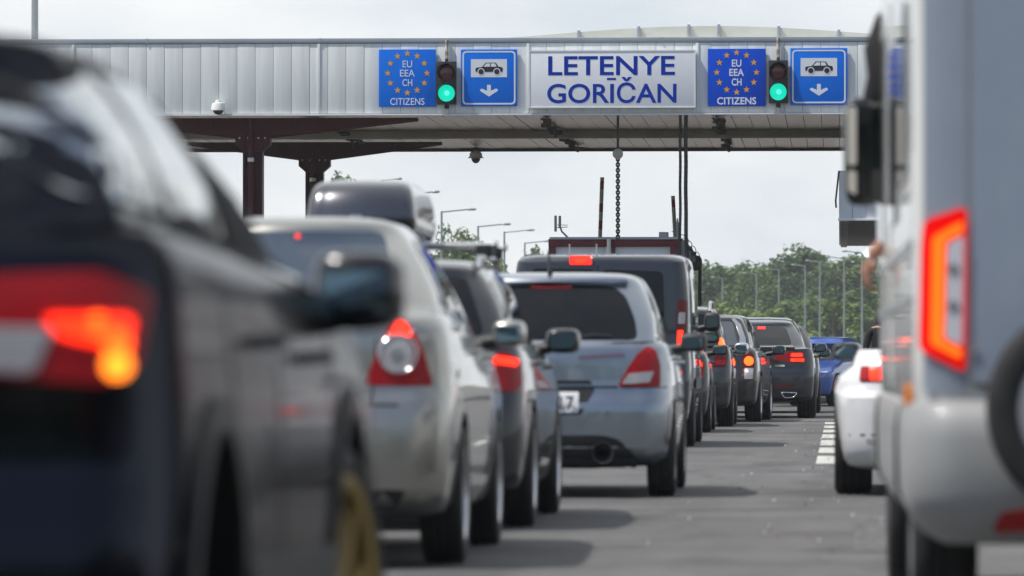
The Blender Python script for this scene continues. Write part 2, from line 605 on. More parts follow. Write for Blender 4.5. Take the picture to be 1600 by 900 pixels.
def make_car(name, label, cat, X, Y, P, paint_mat, group=None, rz=0.0):
    c = Car()
    c.root = thing(name, (X, Y, 0), label, cat, group, rz)
    c.X, c.Y, c.P = X, Y, P
    L, Wd = P['L'], P['W']
    deck = lambda y: poly_at(P['deck'], y)
    roof = lambda y: poly_at(P['roof'], y)
    rear = P.get('rear', [0.22, 0.10, 0.0, 0.015, 0.06, 0.08, 0.13])
    zf = P.get('floor', 0.20)
    zb = P.get('bump', (0.30, 0.46, 0.62))
    rx, ry = P.get('rx', 0.22), P.get('ry', 0.16)
    cb = P.get('cb', 0.07)
    fl = P.get('flare', 0.0)
    axles = P['axles']

    def row(w, yr, yf, z, rx=rx, ry=ry, fx=P.get('fx', 0.34), fy=P.get('fy', 0.3), cb=cb, cf=0.14, flare=0.0, bow=P.get('bow', 0.035)):
        pts = []
        for x, y in outline(w, yr, yf, rx, ry, fx, fy, cb, cf, bow):
            zz = z(y) if callable(z) else z
            if flare and x > w * 0.6:
                for ya in axles:
                    x += flare * math.exp(-((y - ya) / 0.42)**2)
            pts.append((x, y, zz))
        return pts
    sh = P.get('shoulder', 0.06)
    rows = [
        row(Wd - 0.14, rear[0] + 0.05, L - 0.3, zf),
        row(Wd - 0.05, rear[1], L - 0.10, zf + 0.03),
        row(Wd - 0.02, rear[2], L - 0.01, zb[0], flare=fl * 0.5),
        row(Wd - 0.005, rear[2] - 0.005, L, zb[1], flare=fl),
        row(Wd, rear[3], L - 0.01, zb[2], flare=fl),
        row(Wd, rear[4], L - 0.04, lambda y: lerp(zb[2], deck(y) - sh, 0.25), flare=fl),
        row(Wd - 0.012, rear[5] - 0.01, L - 0.08, lambda y: lerp(zb[2], deck(y) - sh, 0.75), flare=fl * 0.7),
        row(Wd - P.get('shin', 0.03), rear[5], L - 0.14, lambda y: deck(y) - sh * 0.8, flare=fl * 0.5),
        row(Wd - P.get('shin', 0.03) - 0.035, rear[6], L - 0.22, deck, flare=fl * 0.2),
    ]
    wb = P.get('wb', Wd - 0.11)
    base = row(wb, P['yrb'], P['yfb'], lambda y: deck(y) + 0.012, rx=P.get('grx', 0.2), ry=P.get('gry', 0.12), fx=0.4, fy=0.2, cb=P.get('gcb', 0.06), cf=0.28, bow=0.03)
    wr = P['wr']
    red = row(wr, P['yrr'], P['yfr'], lambda y: roof(y) - 0.055, rx=P.get('grx', 0.2), ry=P.get('gry', 0.12), fx=0.3, fy=0.12, cb=P.get('gcb', 0.06), cf=0.12, bow=0.03)
    gb = P.get('gbulge', 0.03)
    for t in (0.33, 0.7):
        mid = []
        for a, b in zip(base, red):
            p = Vector(a).lerp(Vector(b), t)
            k = 4 * t * (1 - t)
            p.x += gb * k * min(1, p.x / 0.4)
            n_ = Vector((0, -1 if p.y < L * 0.3 else (1 if p.y > L * 0.6 else 0), 0)) * gb * k * 0.6 * max(0, 1 - p.x / wb)
            mid.append(tuple(p + n_))
        if t < 0.5:
            rows.append(base)
        rows.append(mid)
    rows.append(red)
    rows.append(row(wr - 0.045, P['yrr'] + 0.02, P['yfr'] - 0.04, lambda y: roof(y) - 0.018, rx=0.2, ry=0.12, fx=0.3, fy=0.12, cb=0.05, cf=0.12))
    rows.append(row(wr - 0.16, P['yrr'] + 0.07, P['yfr'] - 0.12, lambda y: roof(y) + 0.004, rx=0.2, ry=0.1, fx=0.2, fy=0.1, cb=0.04, cf=0.1))
    rows.append(row(0.2, P['yrr'] + 0.16, P['yfr'] - 0.25, lambda y: roof(y) + 0.012, rx=0.05, ry=0.05, fx=0.05, fy=0.05, cb=0.0, cf=0.0))
    mb = loft(rows, [1, 2, 2, 2, 2, 2, 2, 2, 2, 3, 3, 3, 2, 2, 2], sharp_rows=P.get('sharp', (9,)))
    me = mb.mesh('body', [paint_mat, M['under']], 0)
    bm = bmesh.new(); bm.from_mesh(me)
    c.bvh = BVHTree.FromBMesh(bm)
    bm.free()
    r = P['r']
    ar = r + P.get('gap', 0.055)
    cut = []
    for ya in axles:
        for sgn in (1, -1):
            x0, x1 = sgn * (Wd - 0.34), sgn * (Wd + 0.3)
            cut.append((min(x0, x1), max(x0, x1), ya, r + 0.01, ar))
    me2 = boolean_cut(me, cut)
    shade(me2, 32)
    c.body = link('body', me2, c.root)
    tw = P.get('tw', 0.2)
    for k, ya in enumerate(axles):
        for sgn in (1, -1):
            add_wheel(c.root, sgn * (Wd + (P.get('woff', -0.02) if k else P.get('woffr', P.get('woff', -0.02))) - tw / 2), ya, r, tw, P['rim'], P.get('style', 'five'), P.get('rim_mat', M['alloy']), P.get('steer', 0) if k else 0)
    return c


def panel(c, name, poly, az, m, off=0.004, skirt=0.015, grid=0.05, rnd=0.0, parent=None, mirror=False, both=False, label=None):
    """a curved plate lying on the body: a polygon seen from direction az (0 = from the rear, 90 = from its right side)"""
    if rnd: poly = fillet(poly, rnd)
    a = R(az)
    u, d = Vector((math.cos(a), math.sin(a), 0)), Vector((-math.sin(a), math.cos(a), 0))
    V, F = triangulate(poly, grid)
    top, low = [], []
    last = 0.0
    for p in V:
        o = u * p.x + Vector((0, 0, p.y)) - d * 20
        hit, nrm, _, dist = c.bvh.ray_cast(o, d)
        if hit is None:
            hit, nrm, _, _ = c.bvh.find_nearest(u * p.x + Vector((0, 0, p.y)) + d * last)
        else:
            last = dist - 20
        if nrm.dot(d) > 0: nrm = -nrm
        top.append(hit + nrm * off)
        low.append(hit - nrm * skirt)
    nv = len(V)
    cnt = {}
    for f in F:
        for i in range(len(f)):
            e = (f[i], f[(i + 1) % len(f)])
            cnt[e] = cnt.get(e, 0) + 1
    faces = [tuple(f) for f in F]
    for (i, j) in list(cnt):
        if (j, i) not in cnt:
            faces.append((j, i, i + nv, j + nv))
    out = []
    for mir in ((False, True) if both else (mirror,)):
        vs_ = top + low
        if mir: vs_ = [Vector((-v.x, v.y, v.z)) for v in vs_]
        mb = MB().add(vs_, faces)
        o = mb.build(name, m, parent or c.root, 40)
        if label: o['label'] = label
        out.append(o)
    return out if both else out[0]


def loc(c, pts, yl=0.08):
    """photograph positions -> (x, z) on the rear of a car, at yl metres from its tail"""
    out = []
    for px, py in pts:
        p = at(px, py, c.Y + yl)
        out.append((p.x - c.X, p.z))
    return out


def wing_mirror(c, x, y, z, w, h, side=1, shell=None, flip=0.0, tilt=-3):
    mb = MB()
    p = 0.55
    rot = Matrix.Rotation(R(-8 * side), 3, 'Z')
    mb.ell((x, y, z), (w / 2, 0.075, h / 2), 20, 12, 0, p, rot)
    bx = x - side * w * 0.5
    mb.tube([(bx + side * 0.04, y + 0.03, z - h * 0.25), (bx - side * 0.10, y + 0.06, z - h * 0.42)], [0.03, 0.04], 8, 1)
    o = mb.build('wing_mirror', [shell or M['gloss_black'], M['plastic']], c.root, 50)
    g = MB()
    gp = fillet([(-w * 0.40, -h * 0.33), (w * 0.38, -h * 0.28), (w * 0.33, h * 0.26), (-w * 0.38, h * 0.33)], 0.03)
    g.prism(gp, -0.004, 0.004)
    for v in g.v:
        v.rotate(Matrix.Rotation(R(-8 * side + flip), 3, 'Z'))
        v.rotate(Matrix.Rotation(R(tilt), 3, 'X'))
        v += Vector((x, y - 0.074, z))
    g.build('mirror_glass', M['mirror'], o, 40)
    return o


def handle(c, y, z, side=1, m=None):
    a, d = R(90), Vector((-1, 0, 0))
    hit, nrm, _, _ = c.bvh.ray_cast(Vector((20, y, z)), d)
    mb = MB()
    mb.tube([(hit.x - 0.005, y - 0.1, z), (hit.x + 0.035, y - 0.08, z + 0.004), (hit.x + 0.035, y + 0.07, z + 0.004), (hit.x - 0.005, y + 0.09, z)], 0.013, 8)
    if side < 0:
        for v in mb.v: v.x = -v.x
    return mb.build('door_handle', m or M['gloss_black'], c.root, 60)


TEXTS = {}


def text_mesh(body, w, h, depth=0.006, bold=0.0):
    """letters as a mesh in the xz plane, centred, w wide and h tall (capitals)"""
    cu = bpy.data.curves.new('t', 'FONT')
    cu.body = body
    cu.extrude = 0.0
    cu.offset = bold
    cu.resolution_u = 6
    o = bpy.data.objects.new('t', cu)
    COL.objects.link(o)
    bpy.context.view_layer.update()
    me = bpy.data.meshes.new_from_object(o.evaluated_get(bpy.context.evaluated_depsgraph_get()))
    bpy.data.objects.remove(o)
    bm = bmesh.new(); bm.from_mesh(me)
    r = bmesh.ops.extrude_face_region(bm, geom=bm.faces[:])
    for e in r['geom']:
        if isinstance(e, bmesh.types.BMVert): e.co.z += 1
    bmesh.ops.recalc_face_normals(bm, faces=bm.faces[:])
    bm.to_mesh(me); bm.free()
    xs = [v.co.x for v in me.vertices]
    ys = [v.co.y for v in me.vertices]
    # capital height from a reference letter
    x0, x1 = min(xs), max(xs)
    cap = 0.729 if not TEXTS.get('cap') else TEXTS['cap']
    y0 = 0.0
    for v in me.vertices:
        x, y, z = v.co
        v.co = ((x - (x0 + x1) / 2) * w / (x1 - x0), -depth * z, (y - y0 - cap / 2) * h / cap)
    shade(me, 0)
    return me


def cap_height():
    cu = bpy.data.curves.new('t', 'FONT'); cu.body = 'E'
    o = bpy.data.objects.new('t', cu); COL.objects.link(o)
    bpy.context.view_layer.update()
    me = bpy.data.meshes.new_from_object(o.evaluated_get(bpy.context.evaluated_depsgraph_get()))
    bpy.data.objects.remove(o)
    TEXTS['cap'] = max(v.co.y for v in me.vertices)


cap_height()

# ================================================================== SETTING: ground and road
ga = bpy.data.materials.new('asphalt')
ga.use_nodes = True
t = ga.node_tree
b = t.nodes['Principled BSDF']
b.inputs['Roughness'].default_value = 0.85
tcn = N(t, 'ShaderNodeTexCoord')
nf = N(t, 'ShaderNodeTexNoise', Scale=60.0, Detail=5.0, Roughness=0.75)
nm = N(t, 'ShaderNodeTexNoise', Scale=0.9, Detail=5.0, Roughness=0.6)
mpn = N(t, 'ShaderNodeMapping')
mpn.inputs['Scale'].default_value = (1.6, 0.12, 1)
ns_ = N(t, 'ShaderNodeTexNoise', Scale=1.2, Detail=4.0)
r1 = N(t, 'ShaderNodeValToRGB')
r1.color_ramp.elements[0].position, r1.color_ramp.elements[1].position = 0.3, 0.75
r1.color_ramp.elements[0].color, r1.color_ramp.elements[1].color = (0.08, 0.08, 0.082, 1), (0.165, 0.162, 0.158, 1)
r2 = N(t, 'ShaderNodeValToRGB')
r2.color_ramp.elements[0].position, r2.color_ramp.elements[1].position = 0.32, 0.68
r2.color_ramp.elements[0].color, r2.color_ramp.elements[1].color = (0.72, 0.72, 0.72, 1), (1.12, 1.12, 1.12, 1)
r3 = N(t, 'ShaderNodeValToRGB')
r3.color_ramp.elements[0].position, r3.color_ramp.elements[1].position = 0.35, 0.7
r3.color_ramp.elements[0].color, r3.color_ramp.elements[1].color = (0.8, 0.8, 0.8, 1), (1.08, 1.08, 1.08, 1)
m1 = N(t, 'ShaderNodeMixRGB', blend_type='MULTIPLY'); m1.inputs[0].default_value = 1
m2 = N(t, 'ShaderNodeMixRGB', blend_type='MULTIPLY'); m2.inputs[0].default_value = 1
bu = N(t, 'ShaderNodeBump', Strength=0.5, Distance=0.01)
t.links.new(tcn.outputs['Object'], nf.inputs['Vector'])
t.links.new(tcn.outputs['Object'], nm.inputs['Vector'])
t.links.new(tcn.outputs['Object'], mpn.inputs[0])
t.links.new(mpn.outputs[0], ns_.inputs['Vector'])
t.links.new(nf.outputs['Fac'], r1.inputs[0])
t.links.new(nm.outputs['Fac'], r2.inputs[0])
t.links.new(ns_.outputs['Fac'], r3.inputs[0])
t.links.new(r1.outputs[0], m1.inputs[1]); t.links.new(r2.outputs[0], m1.inputs[2])
t.links.new(m1.outputs[0], m2.inputs[1]); t.links.new(r3.outputs[0], m2.inputs[2])
vo = N(t, 'ShaderNodeTexVoronoi', feature='DISTANCE_TO_EDGE', Scale=0.22)
nw = N(t, 'ShaderNodeTexNoise', Scale=1.3, Detail=4.0)
mw = N(t, 'ShaderNodeMixRGB'); mw.inputs[0].default_value = 0.12
t.links.new(tcn.outputs['Object'], nw.inputs['Vector']); t.links.new(tcn.outputs['Object'], mw.inputs[1]); t.links.new(nw.outputs['Color'], mw.inputs[2])
mw2 = N(t, 'ShaderNodeVectorMath', operation='MULTIPLY_ADD')
mw2.inputs[1].default_value = (1.2, 1.2, 0); t.links.new(nw.outputs['Color'], mw2.inputs[0]); t.links.new(tcn.outputs['Object'], mw2.inputs[2])
t.links.new(mw2.outputs[0], vo.inputs['Vector'])
rc = N(t, 'ShaderNodeValToRGB')
rc.color_ramp.elements[0].position, rc.color_ramp.elements[1].position = 0.002, 0.006
rc.color_ramp.elements[0].color = (0.45, 0.45, 0.45, 1); rc.color_ramp.elements[1].color = (1, 1, 1, 1)
t.links.new(vo.outputs['Distance'], rc.inputs[0])
no = N(t, 'ShaderNodeTexNoise', Scale=0.55, Detail=3.0)
mpo = N(t, 'ShaderNodeMapping'); mpo.inputs['Scale'].default_value = (2.2, 0.6, 1); mpo.inputs['Location'].default_value = (3, 1, 0)
t.links.new(tcn.outputs['Object'], mpo.inputs[0]); t.links.new(mpo.outputs[0], no.inputs['Vector'])
ro = N(t, 'ShaderNodeValToRGB')
ro.color_ramp.elements[0].position, ro.color_ramp.elements[1].position = 0.36, 0.46
ro.color_ramp.elements[0].color = (0.72, 0.72, 0.73, 1); ro.color_ramp.elements[1].color = (1, 1, 1, 1)
t.links.new(no.outputs['Fac'], ro.inputs[0])
m3 = N(t, 'ShaderNodeMixRGB', blend_type='MULTIPLY'); m3.inputs[0].default_value = 1
m4 = N(t, 'ShaderNodeMixRGB', blend_type='MULTIPLY'); m4.inputs[0].default_value = 1
t.links.new(m2.outputs[0], m3.inputs[1]); t.links.new(rc.outputs[0], m3.inputs[2])
t.links.new(m3.outputs[0], m4.inputs[1]); t.links.new(ro.outputs[0], m4.inputs[2])
t.links.new(m4.outputs[0], b.inputs['Base Color'])
t.links.new(nf.outputs['Fac'], bu.inputs['Height']); t.links.new(bu.outputs[0], b.inputs['Normal'])
M['asphalt'] = ga
M['grass'] = noisy(mat('grass', (0.06, 0.09, 0.03), 0.9), amount=0.5, nscale=0.3)


def sheet(name, x0, x1, y0, y1, z, m, kind='structure'):
    mb = MB().add([(x0, y0, z), (x1, y0, z), (x1, y1, z), (x0, y1, z)], [(0, 1, 2, 3)])
    return tag(mb.build(name, m, None, 0, fix=False), kind=kind)


sheet('ground', -1500, 1500, -300, 3500, -0.012, M['grass'])
sheet('road', -34, 34, -60, 420, 0.0, M['asphalt'])
M['marking'] = noisy(mat('road_paint', (0.62, 0.61, 0.57), 0.7), amount=0.65, nscale=7, lo=0.36, hi=0.58)


def worn(name, col, keep):
    """paint worn through to the asphalt in patches"""
    m = mat(name, col, 0.75)
    t = m.node_tree
    b = t.nodes['Principled BSDF']
    c = N(t, 'ShaderNodeTexCoord')
    n = N(t, 'ShaderNodeTexNoise', Scale=14.0, Detail=6.0, Roughness=0.75)
    r = N(t, 'ShaderNodeValToRGB')
    r.color_ramp.elements[0].position, r.color_ramp.elements[1].position = keep, keep + 0.12
    r.color_ramp.elements[0].color = (0.105, 0.105, 0.103, 1)
    r.color_ramp.elements[1].color = (*col, 1)
    t.links.new(c.outputs['Object'], n.inputs['Vector'])
    t.links.new(n.outputs['Fac'], r.inputs[0])
    t.links.new(r.outputs[0], b.inputs['Base Color'])
    return m


M['worn'] = worn('worn_paint', (0.5, 0.49, 0.47), 0.53)
mk = MB()
y = 51.2
for (a, e) in ((51.2, 55.3), (57.0, 60.5), (62.0, 66.0), (67.6, 71.0), (72.8, 75.6), (77.4, 80.2), (82.0, 84.6)):
    mk.add([(-0.215, a, 0.004), (-0.02, a, 0.004), (-0.02, e, 0.004), (-0.215, e, 0.004)], [(0, 1, 2, 3)])
tag(mk.build('lane_markings', M['marking'], None, 0, fix=False), kind='structure')
sheet('stop_line', -1.5, -0.05, 86.2, 88.4, 0.004, M['worn'])
wm = MB()
for k in range(11):
    a_ = 28.2 + k * 0.55
    wm.add([(0.07, a_, 0.004), (0.6, a_, 0.004), (0.6, a_ + 0.36, 0.004), (0.07, a_ + 0.36, 0.004)], [(0, 1, 2, 3)])
tag(wm.build('worn_marking', M['worn'], None, 0, fix=False), kind='structure')
# crumbs of litter and leaves on the asphalt
db = MB()
rnd = random.Random(3)
for k in range(70):
    Y_ = rnd.uniform(26, 75)
    X_ = rnd.uniform(-1.0, 0.25) if k % 3 else rnd.gauss(-0.25, 0.2)
    s_ = rnd.uniform(0.006, 0.016) * (1.5 if k % 7 == 0 else 1)
    a = rnd.uniform(0, 6.28)
    q = [Vector((math.cos(a + i * 2.09) * s_, math.sin(a + i * 2.09) * s_ * rnd.uniform(0.5, 1), rnd.uniform(0.004, 0.02))) for i in range(3)]
    q.append((q[0] + q[1] + q[2]) / 3 + Vector((0, 0, 0.016)))
    db.add([p + Vector((X_, Y_, 0)) for p in q], [(0, 1, 3), (1, 2, 3), (2, 0, 3), (0, 2, 1)], 0 if rnd.random() < 0.65 else 1)
tag(db.build('debris', [mat('pale_crumb', (0.48, 0.47, 0.44), 0.8), mat('dry_leaf', (0.3, 0.13, 0.05), 0.8)], None, 0), 'pale crumbs and dry leaf bits scattered over the grey asphalt', 'debris', kind='stuff')

# ================================================================== BORDER CANOPY
GY = 118.0
pz = lambda py, Y=GY: at(1000, py, Y).z
pxx = lambda px, Y=GY: at(px, 300, Y).x
M['cladding'] = noisy(mat('grey_cladding', (0.76, 0.79, 0.79), 0.45, 0.0), (3.0, 1, 0.25), 0.11, 5, 0, 2.5, tint=(1, 0.99, 0.97))
M['cladding_line'] = mat('cladding_joint', (0.5, 0.52, 0.53), 0.7)
M['gutter'] = noisy(mat('gutter_metal', (0.42, 0.45, 0.49), 0.35, 0.5), (0.4, 1, 1), 0.15)
M['trim_white'] = noisy(mat('white_trim', (0.78, 0.79, 0.8), 0.4), (2, 1, 1), 0.12)
M['maroon'] = noisy(mat('maroon_steel', (0.085, 0.010, 0.015), 0.45, spec=0.3), (1, 1, 1), 0.25)
M['maroon_red'] = noisy(mat('maroon_frame', (0.13, 0.008, 0.014), 0.45), amount=0.15)
sof = mat('soffit_metal', (0.88, 0.64, 0.42), 0.2, 0.65)
noisy(sof, (1.2, 0.35, 1), 0.4, 5, 0.6, 2.2, tint=(1, 0.97, 0.92))
M['soffit'] = sof
M['dark_steel'] = mat('dark_steel', (0.03, 0.028, 0.026), 0.6)
M['beam'] = noisy(mat('beige_beam', (0.40, 0.37, 0.31), 0.5, 0.2), amount=0.25, nscale=1.2)
M['poly'] = noisy(mat('skylight_sheet', (0.62, 0.62, 0.55), 0.3), (0.5, 1, 1), 0.12)

canopy = thing('border_canopy', (pxx(700), GY, 0), 'long grey clad canopy on maroon columns spanning the lanes', 'canopy')


def sub(mb, name, mats, parent, sharp=35):
    o = mb.build(name, mats, None, sharp)
    o.parent = parent
    q = parent
    ofs = Vector((0, 0, 0))
    while q:
        ofs += q.location
        q = q.parent
    o.data.transform(Matrix.Translation(-ofs))
    return o


XL, XR = pxx(-260), pxx(1900)
zT, zB = pz(66), pz(177)
ZS = zB            # soffit level
mb = MB()
mb.box(((XL + XR) / 2, GY + 0.1, (zT + zB) / 2), (XR - XL, 0.1, zT - zB), 1)
pw = 28.6 / 75.3
x = pxx(172)
x -= pw * 16
rnd = random.Random(5)
while x < XR:
    mb.box((x + pw / 2, GY + 0.03 + rnd.uniform(-0.003, 0.003), (zT + zB) / 2), (pw - 0.007, 0.05, zT - zB - 0.02), 0, 0.003)
    x += pw
for px in (498, 825, 1090, 414 - 300):
    mb.box((pxx(px), GY - 0.003, (zT + zB) / 2), (0.05, 0.03, zT - zB - 0.03), 0, 0.004)
sub(mb, 'fascia', [M['cladding'], M['cladding_line']], canopy)
mb = MB()
mb.box(((XL + XR) / 2, GY + 0.05, pz(62)), (XR - XL, 0.14, 0.10), 0, 0.02)
mb.box(((XL + XR) / 2, GY + 0.06, pz(66.6)), (XR - XL, 0.10, 0.02), 1)
for px in (500, 1034, 700 - 470):
    mb.box((pxx(px), GY + 0.05, pz(62)), (0.03, 0.15, 0.108), 0)
sub(mb, 'gutter', [M['gutter'], M['dark_steel']], canopy)
mb = MB()
mb.box(((XL + XR) / 2, GY - 0.01, zB - 0.02), (XR - XL, 0.12, 0.035), 0, 0.008)
sub(mb, 'bottom_trim', M['trim_white'], canopy)
# soffit of narrow sheets running in depth
YB = 138.6
mb = MB()
x = pxx(172) - pw * 16
while x < XR:
    tilt = rnd.uniform(-0.006, 0.006)
    vs_ = []
    for j in range(13):
        yy = lerp(GY + 0.1, YB, j / 12)
        w_ = rnd.uniform(-0.004, 0.004)
        vs_ += [(x + 0.006, yy, ZS + 0.03 + tilt + w_), (x + pw - 0.006, yy, ZS + 0.03 - tilt + w_)]
    mb.add(vs_, [(2 * j, 2 * j + 2, 2 * j + 3, 2 * j + 1) for j in range(12)])
    x += pw
mb.box(((XL + XR) / 2, (GY + YB) / 2, ZS + 0.2), (XR - XL, YB - GY - 0.3, 0.2), 1)
sub(mb, 'soffit', [M['soffit'], M['dark_steel']], canopy, 60)
mb = MB()
mb.box(((XL + XR) / 2, 127.6, ZS - 0.06), (XR - XL, 0.5, 0.16), 0, 0.01)
sub(mb, 'cross_beam', M['beam'], canopy)
mb = MB()
mb.box(((XL + XR) / 2, YB, ZS + 0.06), (XR - XL, 0.16, 0.2), 0, 0.01)
mb.box(((XL + XR) / 2, YB + 0.1, ZS + 0.8), (XR - XL, 0.1, 1.4), 0)
sub(mb, 'back_edge', M['dark_steel'], canopy)
mb = MB()
mb.box(((XL + XR) / 2, (GY + YB) / 2, zT + 0.03), (XR - XL - 0.1, YB - GY, 0.06), 0)
sub(mb, 'roof', M['cladding'], canopy)
# columns with tapered cantilever beams
for (px, yy, half) in ((396, 119.6, 3.5), (492, 133.0, 3.0)):
    cx = pxx(px, yy)
    mb = MB()
    for sx in (-1, 1):
        mb.box((cx + sx * 0.19, yy, (ZS - 0.35) / 2), (0.035, 0.36, ZS - 0.35), 0)
    mb.box((cx, yy, (ZS - 0.35) / 2), (0.36, 0.03, ZS - 0.352), 0)
    mb.tube([(cx - 0.03, yy - 0.2, 0), (cx - 0.03, yy - 0.2, ZS - 0.02)], 0.065, 12, 0)
    mb.lathe([(ZS - 0.95, 0.066), (ZS - 0.94, 0.08), (ZS - 0.86, 0.08), (ZS - 0.85, 0.066)], (cx - 0.03, yy - 0.2, 0), 'z', 12, 1)
    # gusset head
    g = [(-0.37, ZS - 0.38), (0.37, ZS - 0.38), (0.37, ZS - 0.58), (0.21, ZS - 0.72), (-0.21, ZS - 0.72), (-0.37, ZS - 0.58)]
    mb.prism([(cx + u, v) for u, v in g], yy - 0.15, yy + 0.15, 'xz', 0)
    for u in (-0.28, -0.1, 0.12, 0.26):
        mb.lathe([(yy - 0.175, 0.02), (yy - 0.15, 0.02)], (cx + u, 0, ZS - 0.44), 'y', 6, 1)
    sub(mb, 'column', [M['maroon'], M['alloy']], canopy)
    mb = MB()
    top = ZS - 0.015
    poly = [(-half, top), (-half, top - 0.05), (-0.36, top - 0.40), (0.36, top - 0.40), (half, top - 0.05), (half, top)]
    mb.prism([(cx + u, v) for u, v in poly], yy - 0.13, yy - 0.10, 'xz', 0)
    for sgn in (-1, 1):
        p2 = [(sgn * half, top - 0.05), (sgn * 0.36, top - 0.40)]
        mb.tube([(cx + p2[0][0], yy - 0.1, p2[0][1]), (cx + p2[1][0], yy - 0.1, p2[1][1])], 0.03, 4, 0)
        for k in (0.9, 1.9):
            mb.box((cx + sgn * k, yy - 0.145, top - 0.1), (0.02, 0.03, 0.16), 0)
    sub(mb, 'cantilever_beam', M['maroon'], canopy)
# arched skylight on top of the roof
ax0, ax1 = pxx(795), pxx(1420)
mb = MB()
seg = 40
prof = []
for k in range(seg + 1):
    u = k / seg
    px = lerp(795, 1420, u)
    apex = 1105
    tt = (px - 795) / (apex - 795) if px < apex else (1420 - px) / (1420 - apex)
    yy_ = 58 - 17.0 * math.sin(min(1, max(0, tt)) * math.pi / 2)**1.15
    prof.append((at(px, yy_, GY + 1.2).x, at(1000, yy_, GY + 1.2).z))
vs_ = []
for (u, z) in prof:
    vs_ += [(u, GY + 1.2, z), (u, YB - 1, z), (u, GY + 1.2, zT - 0.02)]
fs_ = []
for k in range(seg):
    a = 3 * k
    fs_ += [(a, a + 3, a + 4, a + 1), (a + 2, a + 5, a + 3, a)]
mb.add(vs_, fs_)
skl = sub(mb, 'skylight', M['poly'], canopy, 60)
for px in (905, 992, 1083, 1127, 1215, 1308):
    k = min(range(len(prof)), key=lambda i: abs(prof[i][0] - at(px, 50, GY + 1.2).x))
    u, z = prof[k]
    mb = MB()
    mb.box((u, GY + 1.16, z + 0.0 - 0.12), (0.06, 0.06, 0.3), 0, 0.01)
    mb.box((u, GY + 4.0, z + 0.02), (0.06, 5.7, 0.03), 0)
    mb.tube([(u, GY + 1.15, z + 0.03), (u + 0.03, GY + 1.15, z + 0.06)], 0.018, 6)
    sub(mb, 'strap', M['alloy'], skl)

# bundles of fittings and cables strung under the soffit
M['grime'] = noisy(mat('grimy_fitting', (0.12, 0.105, 0.085), 0.8), amount=0.5, nscale=10)
rnd = random.Random(11)
for (p0, lab) in ((848, 'grimy bundle of cables and lamps under the soffit below the town name sign'),
                  (1118, 'grimy bundle of cables and lamps under the soffit below the second blue star sign'),
                  (492, 'small dusty bundle of fittings under the soffit beside the maroon columns')):
    small = p0 == 492
    cx = pxx(p0, 120)
    y0, y1 = (126.0, 132.4) if small else (119.4, 137.5)
    root = thing('cable_bundle', (cx, (y0 + y1) / 2, ZS), lab, 'cable bundle', 'fittings strung under the canopy')
    mb = MB()
    for k in range(3):
        pts = [(rnd.uniform(-0.06, 0.06), lerp(y0, y1, j / 16) - (y0 + y1) / 2, -0.03 - rnd.uniform(0, 0.05)) for j in range(17)]
        mb.tube(pts, 0.016, 5)
    mb.build('cable', M['grime'], root, 60)
    for k in range(4 if small else 9):
        yy = lerp(y0, y1, (k + 0.5) / (4 if small else 9)) - (y0 + y1) / 2
        mb = MB()
        u = rnd.uniform(-0.08, 0.08)
        s_ = rnd.uniform(0.75, 1.15)
        mb.box((u, yy, -0.06), (0.18 * s_, 0.3, 0.09), 0, 0.02, Matrix.Rotation(rnd.uniform(-0.5, 0.5), 3, 'Z'))
        mb.lathe([(-0.16 * s_, 0.028), (-0.09, 0.045), (-0.06, 0.03)], (u + rnd.uniform(-0.05, 0.05), yy - 0.1, 0), 'z', 8)
        mb.build('lamp_fitting', M['grime'], root, 50)

# ------------------------------------------------------------------ signs
M['blue'] = noisy(mat('sign_blue', (0.0, 0.17, 0.78), 0.5, spec=0.15), (1, 1, 1), 0.08)
M['blue_deep'] = noisy(mat('sign_blue_deep', (0.0, 0.075, 0.62), 0.5, spec=0.15), (1, 1, 1), 0.08)
M['sign_white'] = mat('sign_white', (0.74, 0.77, 0.82), 0.4)
M['sign_panel'] = noisy(mat('sign_panel_white', (0.80, 0.82, 0.86), 0.4, spec=0.2), (1, 1, 1), 0.06)
M['star'] = mat('star_yellow', (0.75, 0.38, 0.02), 0.5)
M['letter_blue'] = mat('letter_blue', (0.0, 0.035, 0.36), 0.6, spec=0.1)
M['sign_black'] = mat('sign_black', (0.012, 0.013, 0.016), 0.5)
M['sign_back'] = mat('sign_alu', (0.4, 0.41, 0.42), 0.4, 0.7)
SYF = GY - 0.07          # front face of the signs


def plate_sign(name, px0, py0, px1, py1, m, label, yf=SYF, dep=0.05, group=None):
    a, e = at(px0, py1, yf), at(px1, py0, yf)
    root = thing(name, ((a.x + e.x) / 2, yf, a.z), label, 'sign', group)
    w, h = e.x - a.x, e.z - a.z
    mb = MB()
    mb.box((0, dep / 2, h / 2), (w, dep, h), 0, 0.006)
    mb.box((-w * 0.3, dep + 0.012, h / 2), (0.05, 0.03, h * 0.9), 1)
    mb.box((w * 0.3, dep + 0.012, h / 2), (0.05, 0.03, h * 0.9), 1)
    mb.build('panel', [m, M['sign_back']], root)
    return root, w, h


def lettering(root, body, x, z, w, h, m, bold=0.0, yo=-0.001):
    o = link('lettering', text_mesh(body, w, h, 0.004, bold), root)
    o.data.materials.append(m)
    o.location = (x, yo, z)
    return o


